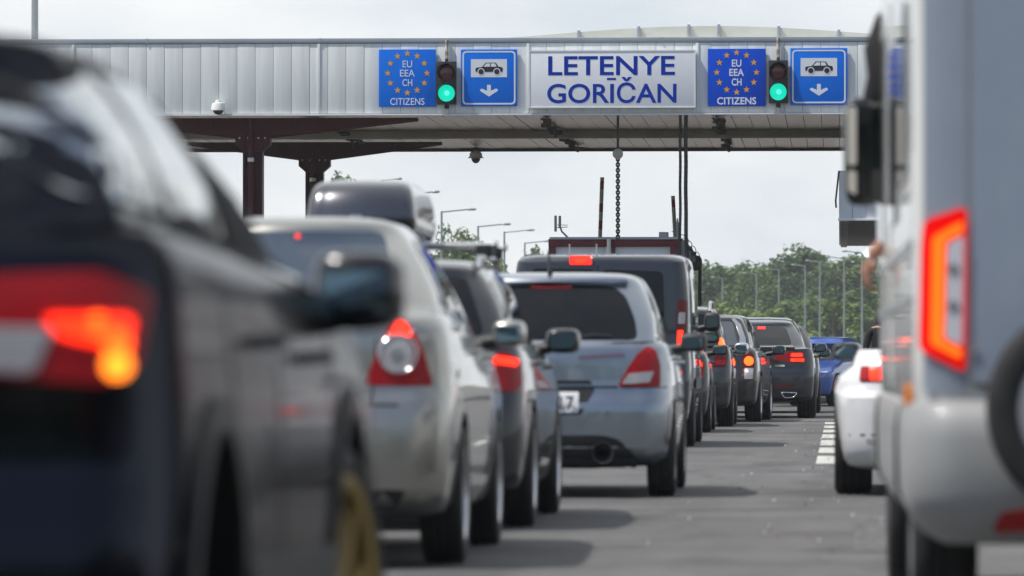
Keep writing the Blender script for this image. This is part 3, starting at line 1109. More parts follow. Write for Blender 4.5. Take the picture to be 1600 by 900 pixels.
for (px0, py0, px1, py1, cx_, cy_, m, lab, bold) in (
        (592, 77, 681, 167, 636.5, 114.5, M['blue'], 'lighter blue EU EEA CH citizens sign with ring of stars, thin lettering', 0.002),
        (1106, 76, 1196, 166, 1151, 113, M['blue_deep'], 'deeper blue EU EEA CH citizens sign with ring of stars, bold lettering', 0.02)):
    root, w, h = plate_sign('citizens_sign', px0, py0, px1, py1, m, lab, group='blue signs along the fascia')
    k = w / 90.0
    zc = h - (cy_ - py0) * k
    for i in range(12):
        mb = MB()
        a = math.pi / 2 + i * math.pi / 6
        sx, sz = math.cos(a) * 31.0 * k, zc + math.sin(a) * 31.0 * k
        poly = []
        for q in range(10):
            rr_ = (5.6 if q % 2 == 0 else 2.2) * k
            b_ = math.pi / 2 + q * math.pi / 5
            poly.append((sx + rr_ * math.cos(b_), sz + rr_ * math.sin(b_)))
        mb.prism(poly, -0.004, 0.002)
        mb.build('star', M['star'], root, 0)
    for body, dy, ww in (('EU', 14.5, 15), ('EEA', 0, 23), ('CH', -15, 15.5)):
        lettering(root, body, 0, zc + dy * k, ww * k, 10.5 * k, M['sign_white'], bold)
    lettering(root, 'CITIZENS', 0, h - (py1 - py0 - 8.5) * k if False else 8.3 * k, 54 * k if bold < 0.02 else 61 * k, 10.5 * k, M['sign_white'], bold)

for (px0, py0, px1, py1, lab) in (
        (720, 77, 808, 166, 'blue lane sign with car and arrow just before the white town name sign'),
        (1235, 75, 1324, 164, 'blue lane sign with car and arrow close to the white camper mirror')):
    root, w, h = plate_sign('lane_sign', px0, py0, px1, py1, M['blue'], lab, group='blue signs along the fascia')
    k = w / 89.0
    mb = MB()
    o_ = fillet([(-w / 2 + 2.6 * k, 2.6 * k), (w / 2 - 2.6 * k, 2.6 * k), (w / 2 - 2.6 * k, h - 2.6 * k), (-w / 2 + 2.6 * k, h - 2.6 * k)], 7 * k, 6)
    i_ = fillet([(-w / 2 + 5 * k, 5 * k), (w / 2 - 5 * k, 5 * k), (w / 2 - 5 * k, h - 5 * k), (-w / 2 + 5 * k, h - 5 * k)], 5.2 * k, 6)
    n_ = len(o_)
    mb.add([(u, -0.004, v) for u, v in o_] + [(u, -0.004, v) for u, v in i_] + [(u, 0.002, v) for u, v in o_] + [(u, 0.002, v) for u, v in i_],
           [(j, (j + 1) % n_, n_ + (j + 1) % n_, n_ + j) for j in range(n_)] + [(j, 2 * n_ + j, 2 * n_ + (j + 1) % n_, (j + 1) % n_) for j in range(n_)] + [(n_ + j, n_ + (j + 1) % n_, 3 * n_ + (j + 1) % n_, 3 * n_ + j) for j in range(n_)])
    mb.build('border', M['sign_white'], root, 0)
    mb = MB()
    mb.prism([(-28.5 * k, h - 44 * k), (28.5 * k, h - 44 * k), (28.5 * k, h - 15.5 * k), (-28.5 * k, h - 15.5 * k)], -0.004, 0.002)
    wp = mb.build('white_field', M['sign_white'], root, 0)
    # car pictogram, seen from its side
    zc = h - 30 * k
    mb = MB()
    car_ = [(-21, -5.5), (-21.5, -1), (-20, 1), (-11, 2.2), (-5, 9), (11, 9), (15, 2.8), (21, 1.6), (22, -1), (21.5, -5.5)]
    mb.prism([(u * k, zc + v * k) for u, v in car_], -0.008, -0.003, mi=0)
    for wu in (-12.5, 12.5):
        mb.lathe([(-0.0095, 5.6 * k), (-0.004, 5.6 * k)], (wu * k, 0, zc - 5.2 * k), 'y', 20, 1)
        mb.lathe([(-0.012, 4.2 * k), (-0.005, 4.2 * k)], (wu * k, 0, zc - 5.2 * k), 'y', 20, 0)
    mb.prism([(u * k, zc + v * k) for u, v in ((-8.6, 2.6), (-3.8, 7.8), (1.6, 7.8), (1.6, 2.6))], -0.0095, -0.004, mi=1)
    mb.prism([(u * k, zc + v * k) for u, v in ((3.0, 2.6), (3.0, 7.8), (9.6, 7.8), (12.0, 2.6))], -0.0095, -0.004, mi=1)
    mb.build('car_symbol', [M['sign_black'], M['sign_white']], wp, 0)
    mb = MB()
    zc = h - 65 * k
    arr = [(-3, 9), (3, 9), (3, -0.5), (11.5, 3.2), (14, 1.6), (14, -0.4), (0, -9.5), (-14, -0.4), (-14, 1.6), (-11.5, 3.2), (-3, -0.5)]
    mb.prism([(u * k, zc + v * k) for u, v in arr], -0.004, 0.002)
    mb.build('arrow', M['sign_white'], root, 0)

root, w, h = plate_sign('town_sign', 826, 78, 1087, 169, M['sign_panel'], 'large white border town sign with blue capital letters', yf=GY - 0.14, dep=0.12)
k = w / 261.0
lettering(root, 'LETENYE', (955.5 - 956.5) * k, h - (102 - 78) * k, 198 * k, 28.5 * k, M['letter_blue'], 0.014)
lettering(root, 'GORI\u010cAN', (956 - 956.5) * k, h - (145.5 - 78) * k, 202 * k, 28.5 * k, M['letter_blue'], 0.014)
mb = MB()
mb.prism([(-8 * k, h - 46.6 * k), (6 * k, h - 46.6 * k), (6 * k, h - 43.2 * k), (-8 * k, h - 43.2 * k)], -0.004, 0.001)
mb.build('dash', M['letter_blue'], root, 0)
mb = MB()
for (a0, b0, a1, b1) in ((-w / 2, 0, w / 2, 0.025), (-w / 2, h - 0.025, w / 2, h), (-w / 2, 0.025, -w / 2 + 0.025, h - 0.025), (w / 2 - 0.025, 0.025, w / 2, h - 0.025)):
    mb.box(((a0 + a1) / 2, 0.0, (b0 + b1) / 2), (a1 - a0, 0.02, b1 - b0), 0)
mb.build('frame', M['trim_white'], root)

# ------------------------------------------------------------------ traffic lights
M['lamp_red_off'] = mat('red_signal_off', (0.10, 0.004, 0.008), 0.15, 0, 0.5)
M['lamp_green'] = mat('green_signal_lit', (0.0, 0.3, 0.22), 0.2, emit=(0.0, 0.62, 0.42), estr=1.0)
M['lamp_green_core'] = mat('green_signal_core', (0.1, 0.5, 0.4), 0.2, emit=(0.08, 0.85, 0.62), estr=1.05)
M['signal_black'] = mat('signal_housing', (0.022, 0.022, 0.025), 0.55)
M['rusty'] = noisy(mat('rusty_paint', (0.62, 0.6, 0.56), 0.7), (1, 1, 0.6), 0.7, 5, 0, 8, 0.4, 0.55, tint=(0.9, 0.5, 0.3))
for (px, py0, py1, gut, bot, lab) in ((697.5, 96, 163, 62, 183, 'green lit traffic light between the lighter star sign and a lane sign'),
                                      (1216, 94, 161, 60, 179, 'green lit traffic light between the deeper blue star sign and a lane sign')):
    a, e = at(px - 15, py1, GY - 0.2), at(px + 15, py0, GY - 0.2)
    cx = (a.x + e.x) / 2
    root = thing('traffic_light', (cx, GY - 0.1, a.z), lab, 'traffic light', 'traffic lights on the fascia')
    w, h = e.x - a.x, e.z - a.z
    mb = MB()
    mb.box((0, 0.0, h / 2), (w, 0.16, h), 0, 0.012)
    mb.build('housing', M['signal_black'], root)
    mb = MB()
    zt, zb_ = pz(gut) - a.z, pz(bot) - a.z
    mb.tube([(0, 0.05, zt), (0, 0.05, h + 0.05)], 0.035, 8)
    mb.tube([(0, 0.05, -0.05), (0, 0.05, zb_)], 0.035, 8)
    mb.build('mounting_pole', M['rusty'], root)
    mb = MB()
    mb.box((0, 0.03, h + 0.03), (0.07, 0.08, 0.07), 0, 0.01)
    mb.box((0, 0.03, -0.04), (0.09, 0.09, 0.09), 0, 0.01)
    mb.build('bracket', M['signal_black'], root)
    for nm_, zz, mm_ in (('red_lamp', h * 0.74, M['lamp_red_off']), ('green_lamp', h * 0.26, M['lamp_green'])):
        mb = MB()
        mb.ell((0, -0.085, zz), (0.175, 0.045, 0.175), 28, 12, 0)
        o_ = mb.build(nm_, mm_, root, 60)
        if nm_ == 'green_lamp':
            mb = MB(); mb.ell((0.01, -0.122, zz + 0.0), (0.06, 0.014, 0.06), 16, 8, 0)
            mb.build('glow_core', M['lamp_green_core'], o_, 60)
        # hood
        mb = MB()
        n_ = 22
        vs_ = []
        for i in range(n_ + 1):
            t_ = R(-50) + i * R(280) / n_
            ln = -0.30 + 0.14 * abs(i / n_ - 0.5) * 2
            for rad, yy in ((0.19, -0.07), (0.19, ln), (0.182, ln), (0.182, -0.07)):
                vs_.append((rad * math.cos(t_), yy, zz + rad * math.sin(t_)))
        mb.add(vs_, [(4*i + q, 4*i + (q + 1) % 4, 4*i + 4 + (q + 1) % 4, 4*i + 4 + q) for i in range(n_) for q in range(4)])
        mb.build('visor', M['signal_black'], root, 50)

# ------------------------------------------------------------------ cameras, lamp rod, conduits
M['cam_white'] = mat('camera_white', (0.82, 0.82, 0.80), 0.5)
M['cam_dome'] = mat('camera_dome', (0.03, 0.03, 0.035), 0.05, 0, 0, 0.8)
for (px, py, Y_, lab, wall) in ((341, 168, GY - 0.22, 'white dome security camera on the grey fascia above a maroon column', True),
                                (743.5, 245, 137.0, 'white dome security camera hanging below the rear edge of the soffit', False)):
    p = at(px, py, Y_)
    root = thing('security_camera', p, lab, 'camera', 'dome cameras on the canopy')
    mb = MB()
    if wall:
        mb.lathe([(-0.06, 0.15), (0.0, 0.148), (0.09, 0.125), (0.105, 0.06), (0.15, 0.055), (0.16, 0.02)], n=24, axis='z')
    else:
        mb.lathe([(-0.03, 0.19), (-0.01, 0.185), (0.0, 0.155), (0.08, 0.15), (0.12, 0.11), (0.14, 0.04), (0.15, 0.02)], n=24, axis='z')
    mb.build('housing', M['cam_white'], root, 30)
    mb = MB()
    mb.ell((0, 0, -0.05 if wall else -0.02), (0.115, 0.115, 0.1 if wall else 0.14), 20, 12)
    mb.build('dome', M['cam_dome'] if wall else M['glass_grey'], root, 60)
    mb = MB()
    if wall:
        mb.box((0.0, 0.14, 0.1), (0.05, 0.16, 0.05), 0, 0.008)
        mb.box((0.12, 0.1, 0.06), (0.02, 0.14, 0.16), 0, 0.004)
    else:
        zt = ZS - p.z
        mb.tube([(0, 0, 0.12), (0, 0, zt + 0.02)], 0.02, 8)
        mb.box((0.0, 0.0, zt - 0.01), (0.14, 0.14, 0.03), 0)
    mb.build('bracket', M['dark_steel'] if not wall else M['cam_white'], root)

cx = pxx(965.5, GY + 0.6)
root = thing('hanging_chain', (cx, GY + 0.6, pz(374, GY + 0.6)), 'dark chain with a round grey disc hanging from the canopy to the booth', 'chain')
mb = MB()
z0, z1 = 0.0, ZS - pz(374, GY + 0.6)
k = 0
z = z0
while z < z1 - 0.75:
    rot = Matrix.Rotation(R(90 * (k % 2) + 12), 3, 'Z')
    pts = [rot @ Vector((math.cos(a) * 0.034, 0, z + 0.05 + math.sin(a) * 0.045)) for a in [i * math.pi / 5 for i in range(11)]]
    mb.tube(pts, 0.017, 5, caps=False)
    z += 0.058
    k += 1
mb.tube([(0, 0, z - 0.05), (0, 0, z1)], 0.026, 8)
mb.build('chain', M['dark_steel'], root, 60)
zd = pz(240.5, GY + 0.6) - pz(374, GY + 0.6)
mb = MB()
mb.lathe([(-0.09, 0.095), (-0.075, 0.11), (-0.04, 0.11), (-0.03, 0.09)], (0, 0, zd), 'y', 24)
mb.build('disc', M['beam'], root, 40)
root = thing('conduit_pipes', (pxx(1067, GY + 0.6), GY + 0.6, pz(372)), 'two dark corrugated cables dropping from the canopy beside the booth', 'cables')
for dx, tw_ in ((-0.055, 0.028), (0.062, 0.038)):
    mb = MB()
    pts, rr_ = [], []
    for j in range(60):
        z = (ZS - pz(420)) * j / 59 + pz(420) - pz(372)
        pts.append((dx * (1 + 0.6 * max(0, 0.4 - j / 59)) + 0.003 * math.sin(j * 0.35), 0, z))
        rr_.append(tw_ * (1 + 0.1 * (j % 2)))
    mb.tube(pts, rr_, 8)
    mb.build('cable', M['dark_steel'], root, 60)

# ------------------------------------------------------------------ inspection booth
BY = 119.6
b0, b1 = pxx(857, BY), pxx(1061, BY)
bz = pz(373, BY)
booth = thing('inspection_booth', ((b0 + b1) / 2, BY, 0), 'maroon framed inspection booth with white sign panels on top', 'booth')
bw = b1 - b0
mb = MB()
px2u = lambda px: pxx(px, BY) - (b0 + b1) / 2
bd = 4.0
for (u0, u1) in ((px2u(857), px2u(868)), (px2u(955), px2u(961)), (px2u(1047), px2u(1061))):
    mb.box(((u0 + u1) / 2, 0.1, bz / 2 - 0.01), (u1 - u0, 0.2, bz - 0.02), 0, 0.01)
mb.box((0, 0.1, bz - 0.085), (bw + 0.004, 0.21, 0.17), 0, 0.01)
mb.box((0, 0.1, 2.45), (bw - 0.01, 0.19, 0.15), 0, 0.01)
mb.box((0, 0.1, 1.0), (bw - 0.01, 0.19, 0.12), 0, 0.01)
for sx in (-1, 1):
    mb.box((sx * (bw / 2 - 0.06), bd / 2, bz - 0.085), (0.12, bd - 0.25, 0.165), 0, 0.01)
    mb.box((sx * (bw / 2 - 0.07), bd, bz / 2 - 0.01), (0.13, 0.13, bz - 0.02), 0, 0.01)
mb.build('frame', M['maroon_red'], booth)
mb = MB()
for (u0, u1) in ((px2u(868), px2u(947)), (px2u(961), px2u(1047))):
    mb.box(((u0 + u1) / 2, 0.12, (bz - 0.17 + 2.52) / 2), (u1 - u0 - 0.004, 0.08, bz - 0.17 - 2.52), 0)
mb.build('white_panel', mat('booth_white', (0.72, 0.75, 0.78), 0.4), booth)
mb = MB()
mb.box((0, 0.13, 1.72), (bw - 0.1, 0.03, 1.28), 0)
for sx in (-1, 1):
    mb.box((sx * (bw / 2 - 0.1), bd / 2 + 0.1, 1.72), (0.03, bd - 0.4, 1.28), 0)
mb.build('window', M['glass'], booth)
mb = MB()
mb.box((0, bd / 2 + 0.12, 0.47), (bw - 0.06, bd - 0.2, 0.94), 0)
mb.build('base', M['cladding'], booth)
mb = MB()
mb.box((0, bd / 2, bz + 0.012), (bw - 0.05, bd + 0.1, 0.05), 0)
mb.build('roof', M['gutter'], booth)
mb = MB()
mb.tube([(px2u(951.5), -0.08, 0), (px2u(951.5), -0.08, bz - 0.01)], 0.05, 12)
mb.build('drain_pipe', M['alloy'], booth)

M['grey_metal'] = mat('grey_metal', (0.3, 0.32, 0.33), 0.45, 0.4)
root = thing('antenna_mast', (pxx(884, BY), BY + 0.4, bz + 0.04), 'twin tube antenna on a bent bracket at the booth roof edge', 'antenna')
k = 1 / 74.3
mb = MB(); mb.tube([(0.02, 0, 0), (-0.1, 0, 0.12), (-0.16, 0, 0.26), (-0.13, 0, 0.34)], 0.02, 8); mb.tube([(-0.22, 0, 0.2), (0.02, 0, 0.22)], 0.01, 6); mb.tube([(-0.2, 0, 0.26), (0.02, 0, 0.26)], 0.008, 6); mb.build('bracket', M['grey_metal'], root)
for u, z0_, z1_ in ((-0.235, 0.12, 0.46), (-0.145, 0.2, 0.455)):
    mb = MB(); mb.lathe([(z0_, 0.02), (z0_ + 0.01, 0.028), (z1_ - 0.01, 0.028), (z1_, 0.02)], (u, 0, 0), 'z', 10); mb.build('aerial', M['grey_metal'], root)
root = thing('junction_box', (pxx(1036, BY), BY + 0.5, bz + 0.04), 'small grey junction box on the booth roof', 'box')
mb = MB(); mb.box((0, 0, 0.055), (0.2, 0.16, 0.11), 0, 0.01); mb.box((0, -0.083, 0.05), (0.15, 0.006, 0.07), 1); mb.build('box', [M['grey_metal'], M['gutter']], root)
root = thing('aerial_rod', (pxx(1059, BY), BY + 0.45, bz + 0.04), 'short aerial with crossbars at the booth roof corner beside the cables', 'antenna')
mb = MB(); mb.lathe([(0, 0.03), (0.3, 0.026), (0.4, 0.012)], (-0.02, 0, 0), 'z', 10); mb.build('rod', M['grey_metal'], root)
mb = MB(); mb.tube([(-0.14, 0, 0.12), (0.06, 0, 0.12)], 0.009, 6); mb.tube([(-0.11, 0, 0.155), (0.05, 0, 0.155)], 0.008, 6); mb.build('crossbar', M['grey_metal'], root)

# hanging floodlights bunched beside the booth
M['flood'] = noisy(mat('flood_dark', (0.05, 0.045, 0.035), 0.55), amount=0.4, nscale=8)
fl_ = [(1066, 388, 26, 'pale grey floodlight closest to the booth corner post'), (1071, 391, 24, 'second dusty floodlight from the booth corner post'), (1076, 397, 26, 'middle floodlight of the bunch hanging beside the booth'),
       (1082, 402, 20, 'hooped floodlight hanging just above the black one'), (1088, 411, 20, 'round black floodlight lowest in the bunch beside the booth')]
for i, (px, py, hh, lab) in enumerate(fl_):
    yy = BY + 0.5 + i * 1.3
    p = at(px, py, yy)
    root = thing('floodlight', p, lab, 'floodlight', 'floodlights bunched beside the booth')
    hgt = hh / 62.0
    mb = MB()
    if i == 4:
        mb.ell((0, 0, 0), (0.13, 0.16, 0.17), 16, 10, 0, 0.8)
    else:
        mb.box((0, 0, 0), (0.15, 0.2, hgt * 0.8), 0, 0.03, Matrix.Rotation(R(-8 + 5 * i), 3, 'Y'))
        mb.box((0.01, -0.11, -hgt * 0.1), (0.09, 0.02, hgt * 0.5), 1, 0.005)
    mb.build('housing', [M['beam'] if i == 0 else M['flood'], M['grey_metal']], root)
    mb = MB()
    mb.tube([(math.cos(a) * 0.075, 0, hgt * 0.4 + math.sin(a) * 0.12) for a in [j * math.pi / 8 for j in range(9)]], 0.009, 6)
    mb.build('hoop', M['dark_steel'], root, 60)
root = thing('floodlight_rail', (pxx(1062, BY + 0.3), BY + 0.3, pz(372, BY)), 'sloping dark rail carrying the bunched floodlights', 'rail')
mb = MB()
a, e = at(1061, 374, BY + 0.3), at(1092, 412, BY + 6.3)
mb.tube([Vector((0, 0, 0)), (a + e) / 2 + Vector((0.05, 0, 0.05)) - root.location, e - root.location], 0.03, 6)
mb.build('rail', M['dark_steel'], root)
mb = MB()
mb.tube([e - root.location + Vector((0.02, 0, -0.04)), Vector((e.x + 0.02, e.y, 0)) - root.location], 0.04, 8)
mb.build('support_post', M['dark_steel'], root)

# ------------------------------------------------------------------ raised barriers
M['barrier_white'] = noisy(mat('barrier_white', (0.55, 0.53, 0.49), 0.6), amount=0.2, nscale=6)
M['barrier_red'] = noisy(mat('barrier_red', (0.32, 0.03, 0.03), 0.6), amount=0.3, nscale=6)
for (px0, py0, px1, py1, yy, bands, lab) in ((941, 277, 937.5, 374, 128, ((283, 296), (318, 331), (345, 358)), 'tall raised red and white barrier arm beside the hanging chain'),
                                             (1051.5, 306, 1055, 372, 132, ((312, 324),), 'shorter raised red and white barrier arm beside the dark cables')):
    a, e = at(px0, py0, yy), at(px1, py1, yy)
    d = (a - e)
    foot = e - d * ((e.z - 1.0) / d.z)
    root = thing('barrier', (foot.x, yy, 0), lab, 'barrier', 'raised barrier arms')
    mb = MB()
    zs = [foot.z, e.z] + [z for bn in bands for z in (at(px0, bn[1], yy).z, at(px0, bn[0], yy).z)] + [a.z]
    zs = sorted(set(zs))
    for i in range(len(zs) - 1):
        zm = (zs[i] + zs[i + 1]) / 2
        red_ = any(at(px0, bn[1], yy).z <= zm <= at(px0, bn[0], yy).z for bn in bands)
        p0, p1 = foot + d * ((zs[i] - foot.z) / d.z) - root.location, foot + d * ((zs[i + 1] - foot.z) / d.z) - root.location
        mb.tube([p0, p1], 0.045, 4, 1 if red_ else 0)
    mb.build('arm', [M['barrier_white'], M['barrier_red']], root)
    mb = MB()
    mb.box((0, 0.2, 0.5), (0.34, 0.34, 1.0), 0, 0.02)
    mb.build('cabinet', M['gutter'], root)

# ------------------------------------------------------------------ lower canopy at the next lane
LY = GY + 0.4
lx0 = at(1311, 300, LY).x
lz0, lz1 = pz(343, LY), pz(269, LY)
LB = LY + 27.5
M['soffit_brown'] = noisy(mat('brown_soffit', (0.27, 0.24, 0.215), 0.5, 0.3), (1, 4, 1), 0.25, 4, 0, 1.6)
low = thing('lane_shelter', (lx0 + 2.2, LY, 0), 'low white clad shelter with brown soffit past the camper mirror', 'shelter')
mb = MB()
x = 0
mb.box((0, 0.12, (lz0 + lz1) / 2), (4.4, 0.08, lz1 - lz0), 1)
while x < 4.4:
    mb.box((x - 2.2 + 0.14, 0.04, (lz0 + lz1) / 2), (0.272, 0.06, lz1 - lz0), 0, 0.005)
    x += 0.28
mb.box((-2.17, 13.7, (lz0 + lz1) / 2), (0.06, 27.2, lz1 - lz0), 0)
mb.box((2.17, 13.7, (lz0 + lz1) / 2), (0.06, 27.2, lz1 - lz0), 0)
mb.build('fascia', [mat('white_cladding', (0.62, 0.65, 0.69), 0.4), M['cladding_line']], low)
mb = MB(); mb.box((0, -0.01, lz0 - 0.005), (4.44, 0.06, 0.05), 0, 0.006); mb.build('bottom_trim', M['trim_white'], low)
mb = MB()
for j in range(60):
    mb.box((0, 0.3 + j * 0.455, lz0 - 0.01 + 0.004 * (j % 2)), (4.24, 0.44, 0.02), 0)
mb.box((-2.08, 13.7, lz0 - 0.03), (0.16, 27.2, 0.04), 1)
mb.build('soffit', [M['soffit_brown'], M['beam']], low)
mb = MB(); mb.box((0, 13.7, lz1), (4.4, 27.3, 0.05), 0); mb.build('roof', M['gutter'], low)
mb = MB(); mb.box((0.9, 8, lz0 / 2 - 0.02), (1.5, 4.0, lz0 - 0.04), 0, 0.02); mb.build('cabin', M['cladding'], low)
mb = MB(); mb.tube([(-2.2, -0.06, lz1 + 0.02), (-2.22, -0.05, lz1 - 0.15), (-2.27, -0.05, lz1 - 0.6), (-2.26, -0.05, lz1 - 0.75)], 0.022, 6); mb.build('cable', M['dark_steel'], low)

# ------------------------------------------------------------------ street lamps
M['pole'] = mat('galvanised_pole', (0.30, 0.33, 0.35), 0.5, 0.3)


def street_lamp(px, py, arm_px, dist, lab, group, sgn):
    p = at(px, py, dist)
    root = thing('street_lamp', (p.x, dist, 0), lab, 'street lamp', group)
    H = p.z
    arm = abs(arm_px) * dist / FPX
    mb = MB(); mb.tube([(0, 0, 0), (0, 0, H * 0.5), (0, 0, H)], [0.10, 0.08, 0.06], 8); mb.build('pole', M['pole'], root, 60)
    mb = MB(); mb.tube([(0, 0, H - 0.05), (sgn * arm * 0.75, 0, H + arm * 0.05)], 0.045, 6); mb.build('arm', M['pole'], root, 60)
    mb = MB(); mb.ell((sgn * arm * 0.86, 0, H + arm * 0.055), (arm * 0.16, 0.13, 0.075), 12, 8, 0, 0.8); mb.build('lamp_head', M['gutter'], root, 60)


left = [(598, 281, 30, 270, 'street lamp whose head peeps over the roof box'), (645, 302, 42, 300, 'second street lamp peeping from behind the roof box'),
        (690, 330, 54, 325, 'street lamp with long arm beside the roof box'), (747, 353, 51, 350, 'street lamp standing alone above the silver roof bar'),
        (788, 362, 47, 375, 'street lamp just before the dark van roof'), (820, 379, 40, 410, 'pale street lamp beside the maroon booth')]
for q in left:
    street_lamp(*q, 'street lamps down the verge', 1)
right = [(1347, 394, 31, 430, 'tallest street lamp beside the low shelter'), (1319, 403, 29, 455, 'second tallest street lamp before the dark woods'), (1281, 408.5, 22, 490, 'street lamp third in the line before the woods'),
         (1258, 415, 21, 510, 'street lamp fourth in the line before the woods'), (1217, 421, 20, 530, 'street lamp fifth in the line before the woods'), (1182, 428, 21, 545, 'street lamp sixth in the line before the woods'), (1129, 434, 17, 560, 'shortest street lamp above the roof rails')]
for q in right:
    street_lamp(*q, 'street lamps in front of the woods', -1)
p = at(54.5, 20, 132)
root = thing('lighting_mast', (p.x, 132, 0), 'dark lighting mast above the black crossover roof', 'mast')
mb = MB(); mb.tube([(0, 0, 0), (0, 0, 14)], [0.11, 0.065], 10); mb.build('pole', M['grey_metal'], root, 60)
mb = MB(); mb.box((0, -0.2, 14), (1.2, 0.3, 0.12), 0, 0.03); mb.build('lamp_head', M['grey_metal'], root)
p = at(437, 255, 105)
# ------------------------------------------------------------------ trees
def leaf_mat(name, a, b_):
    m = bpy.data.materials.new(name)
    m.use_nodes = True
    t = m.node_tree
    bs = t.nodes['Principled BSDF']
    g = N(t, 'ShaderNodeNewGeometry')
    r = N(t, 'ShaderNodeValToRGB')
    r.color_ramp.elements[0].color = (*a, 1)
    r.color_ramp.elements[1].color = (*b_, 1)
    t.links.new(g.outputs['Random Per Island'], r.inputs[0])
    t.links.new(r.outputs[0], bs.inputs['Base Color'])
    bs.inputs['Roughness'].default_value = 0.6
    tr = N(t, 'ShaderNodeBsdfTranslucent')
    t.links.new(r.outputs[0], tr.inputs['Color'])
    ms = N(t, 'ShaderNodeMixShader')
    ms.inputs[0].default_value = 0.3
    t.links.new(bs.outputs[0], ms.inputs[1]); t.links.new(tr.outputs[0], ms.inputs[2])
    t.links.new(ms.outputs[0], t.nodes['Material Output'].inputs['Surface'])
    return m


LEAF = [leaf_mat('leaf_dark', (0.045, 0.095, 0.03), (0.12, 0.20, 0.055)), leaf_mat('leaf_mid', (0.065, 0.13, 0.03), (0.17, 0.25, 0.06)), leaf_mat('leaf_light', (0.10, 0.18, 0.03), (0.24, 0.32, 0.07))]
M['bark'] = noisy(mat('bark', (0.11, 0.09, 0.07), 0.9), amount=0.4, nscale=6)


def crown_mesh(seed, lobes, leaves, size, shape):
    """leaf clumps spread over a set of uneven lobes; unit height 1, radius about .3"""
    rn = random.Random(seed)
    cs = []
    for i in range(lobes):
        z = rn.uniform(0.15, 0.95)
        wz = {'tall': 0.20 * math.sin(math.pi * min(1, z * 0.9 + 0.08))**0.7, 'round': 0.30 * math.sin(math.pi * (z * 0.85 + 0.1))**0.6}[shape]
        a = rn.uniform(0, 6.28)
        cs.append((Vector((math.cos(a) * wz * rn.uniform(0.3, 1), math.sin(a) * wz * rn.uniform(0.3, 1), z)), rn.uniform(0.06, 0.13) * (1.2 if shape == 'round' else 1.0)))
    vs_, fs_ = [], []
    for i in range(leaves):
        c, r = rn.choice(cs)
        d = Vector((rn.gauss(0, 1), rn.gauss(0, 1), rn.gauss(0, 1))).normalized()
        p = c + Vector((d.x * r, d.y * r, d.z * r * 1.25)) * rn.uniform(0.45, 1.0)
        if p.z < 0.03: p.z = 0.03 + rn.random() * 0.05
        n = (d + Vector((rn.gauss(0, 0.6), rn.gauss(0, 0.6), rn.gauss(0, 0.6) + 0.3))).normalized()
        x = n.orthogonal().normalized()
        x.rotate(Matrix.Rotation(rn.uniform(0, 6.28), 3, n))
        y_ = n.cross(x)
        s = size * rn.uniform(0.6, 1.3)
        b = len(vs_)
        vs_ += [p - x * s, p + y_ * s * 0.6 + n * s * 0.15, p + x * s, p - y_ * s * 0.6 + n * s * 0.15]
        fs_ += [(b, b + 1, b + 2), (b, b + 2, b + 3)]
    me = bpy.data.meshes.new('crown')
    me.from_pydata([tuple(v) for v in vs_], [], fs_)
    shade(me, 0)
    return me


def trunk_mesh(seed):
    rn = random.Random(seed)
    mb = MB()
    mb.tube([(0, 0, 0), (0.005, 0, 0.3), (-0.005, 0.005, 0.6), (0, 0, 0.9)], [0.026, 0.02, 0.012, 0.004], 7)
    for k in range(7):
        z = rn.uniform(0.2, 0.75)
        a = rn.uniform(0, 6.28)
        l = rn.uniform(0.1, 0.2)
        mb.tube([(0, 0, z), (math.cos(a) * l * 0.5, math.sin(a) * l * 0.5, z + l * 0.5), (math.cos(a) * l, math.sin(a) * l, z + l * 1.1)], [0.010, 0.006, 0.002], 5)
    return mb.mesh('trunk', M['bark'], 60)


CR = {}
for kind, shape, lobes, leaves, size in (('poplar', 'tall', 34, 3600, 0.022), ('round', 'round', 30, 3200, 0.026), ('bush', 'round', 16, 1500, 0.042)):
    for lm in range(3):
        for v in range(2):
            me = crown_mesh(hash((kind, v)) % 1000 if False else {'poplar': 10, 'round': 20, 'bush': 30}[kind] + v, lobes, leaves, size, shape)
            me.materials.append(LEAF[lm])
            CR[(kind, lm, v)] = me
TRK = [trunk_mesh(1), trunk_mesh(2)]


def tree(px, ptop, dist, kind, lm, v, lab, group, width=1.0, name='broadleaf_tree', cat='tree'):
    p = at(px, ptop, dist)
    root = thing(name, (p.x, dist, 0), lab, cat, group, random.uniform(0, 6.28))
    h = p.z * 0.99
    t_ = link('trunk', TRK[v], root); t_.scale = (h, h, h)
    lo_ = 0.02 if kind == 'bush' else 0.12
    c_ = link('crown', CR[(kind, lm, v)], root); c_.location = (0, 0, h * lo_); c_.scale = (h * width, h * width, h * (1 - lo_))
    return root


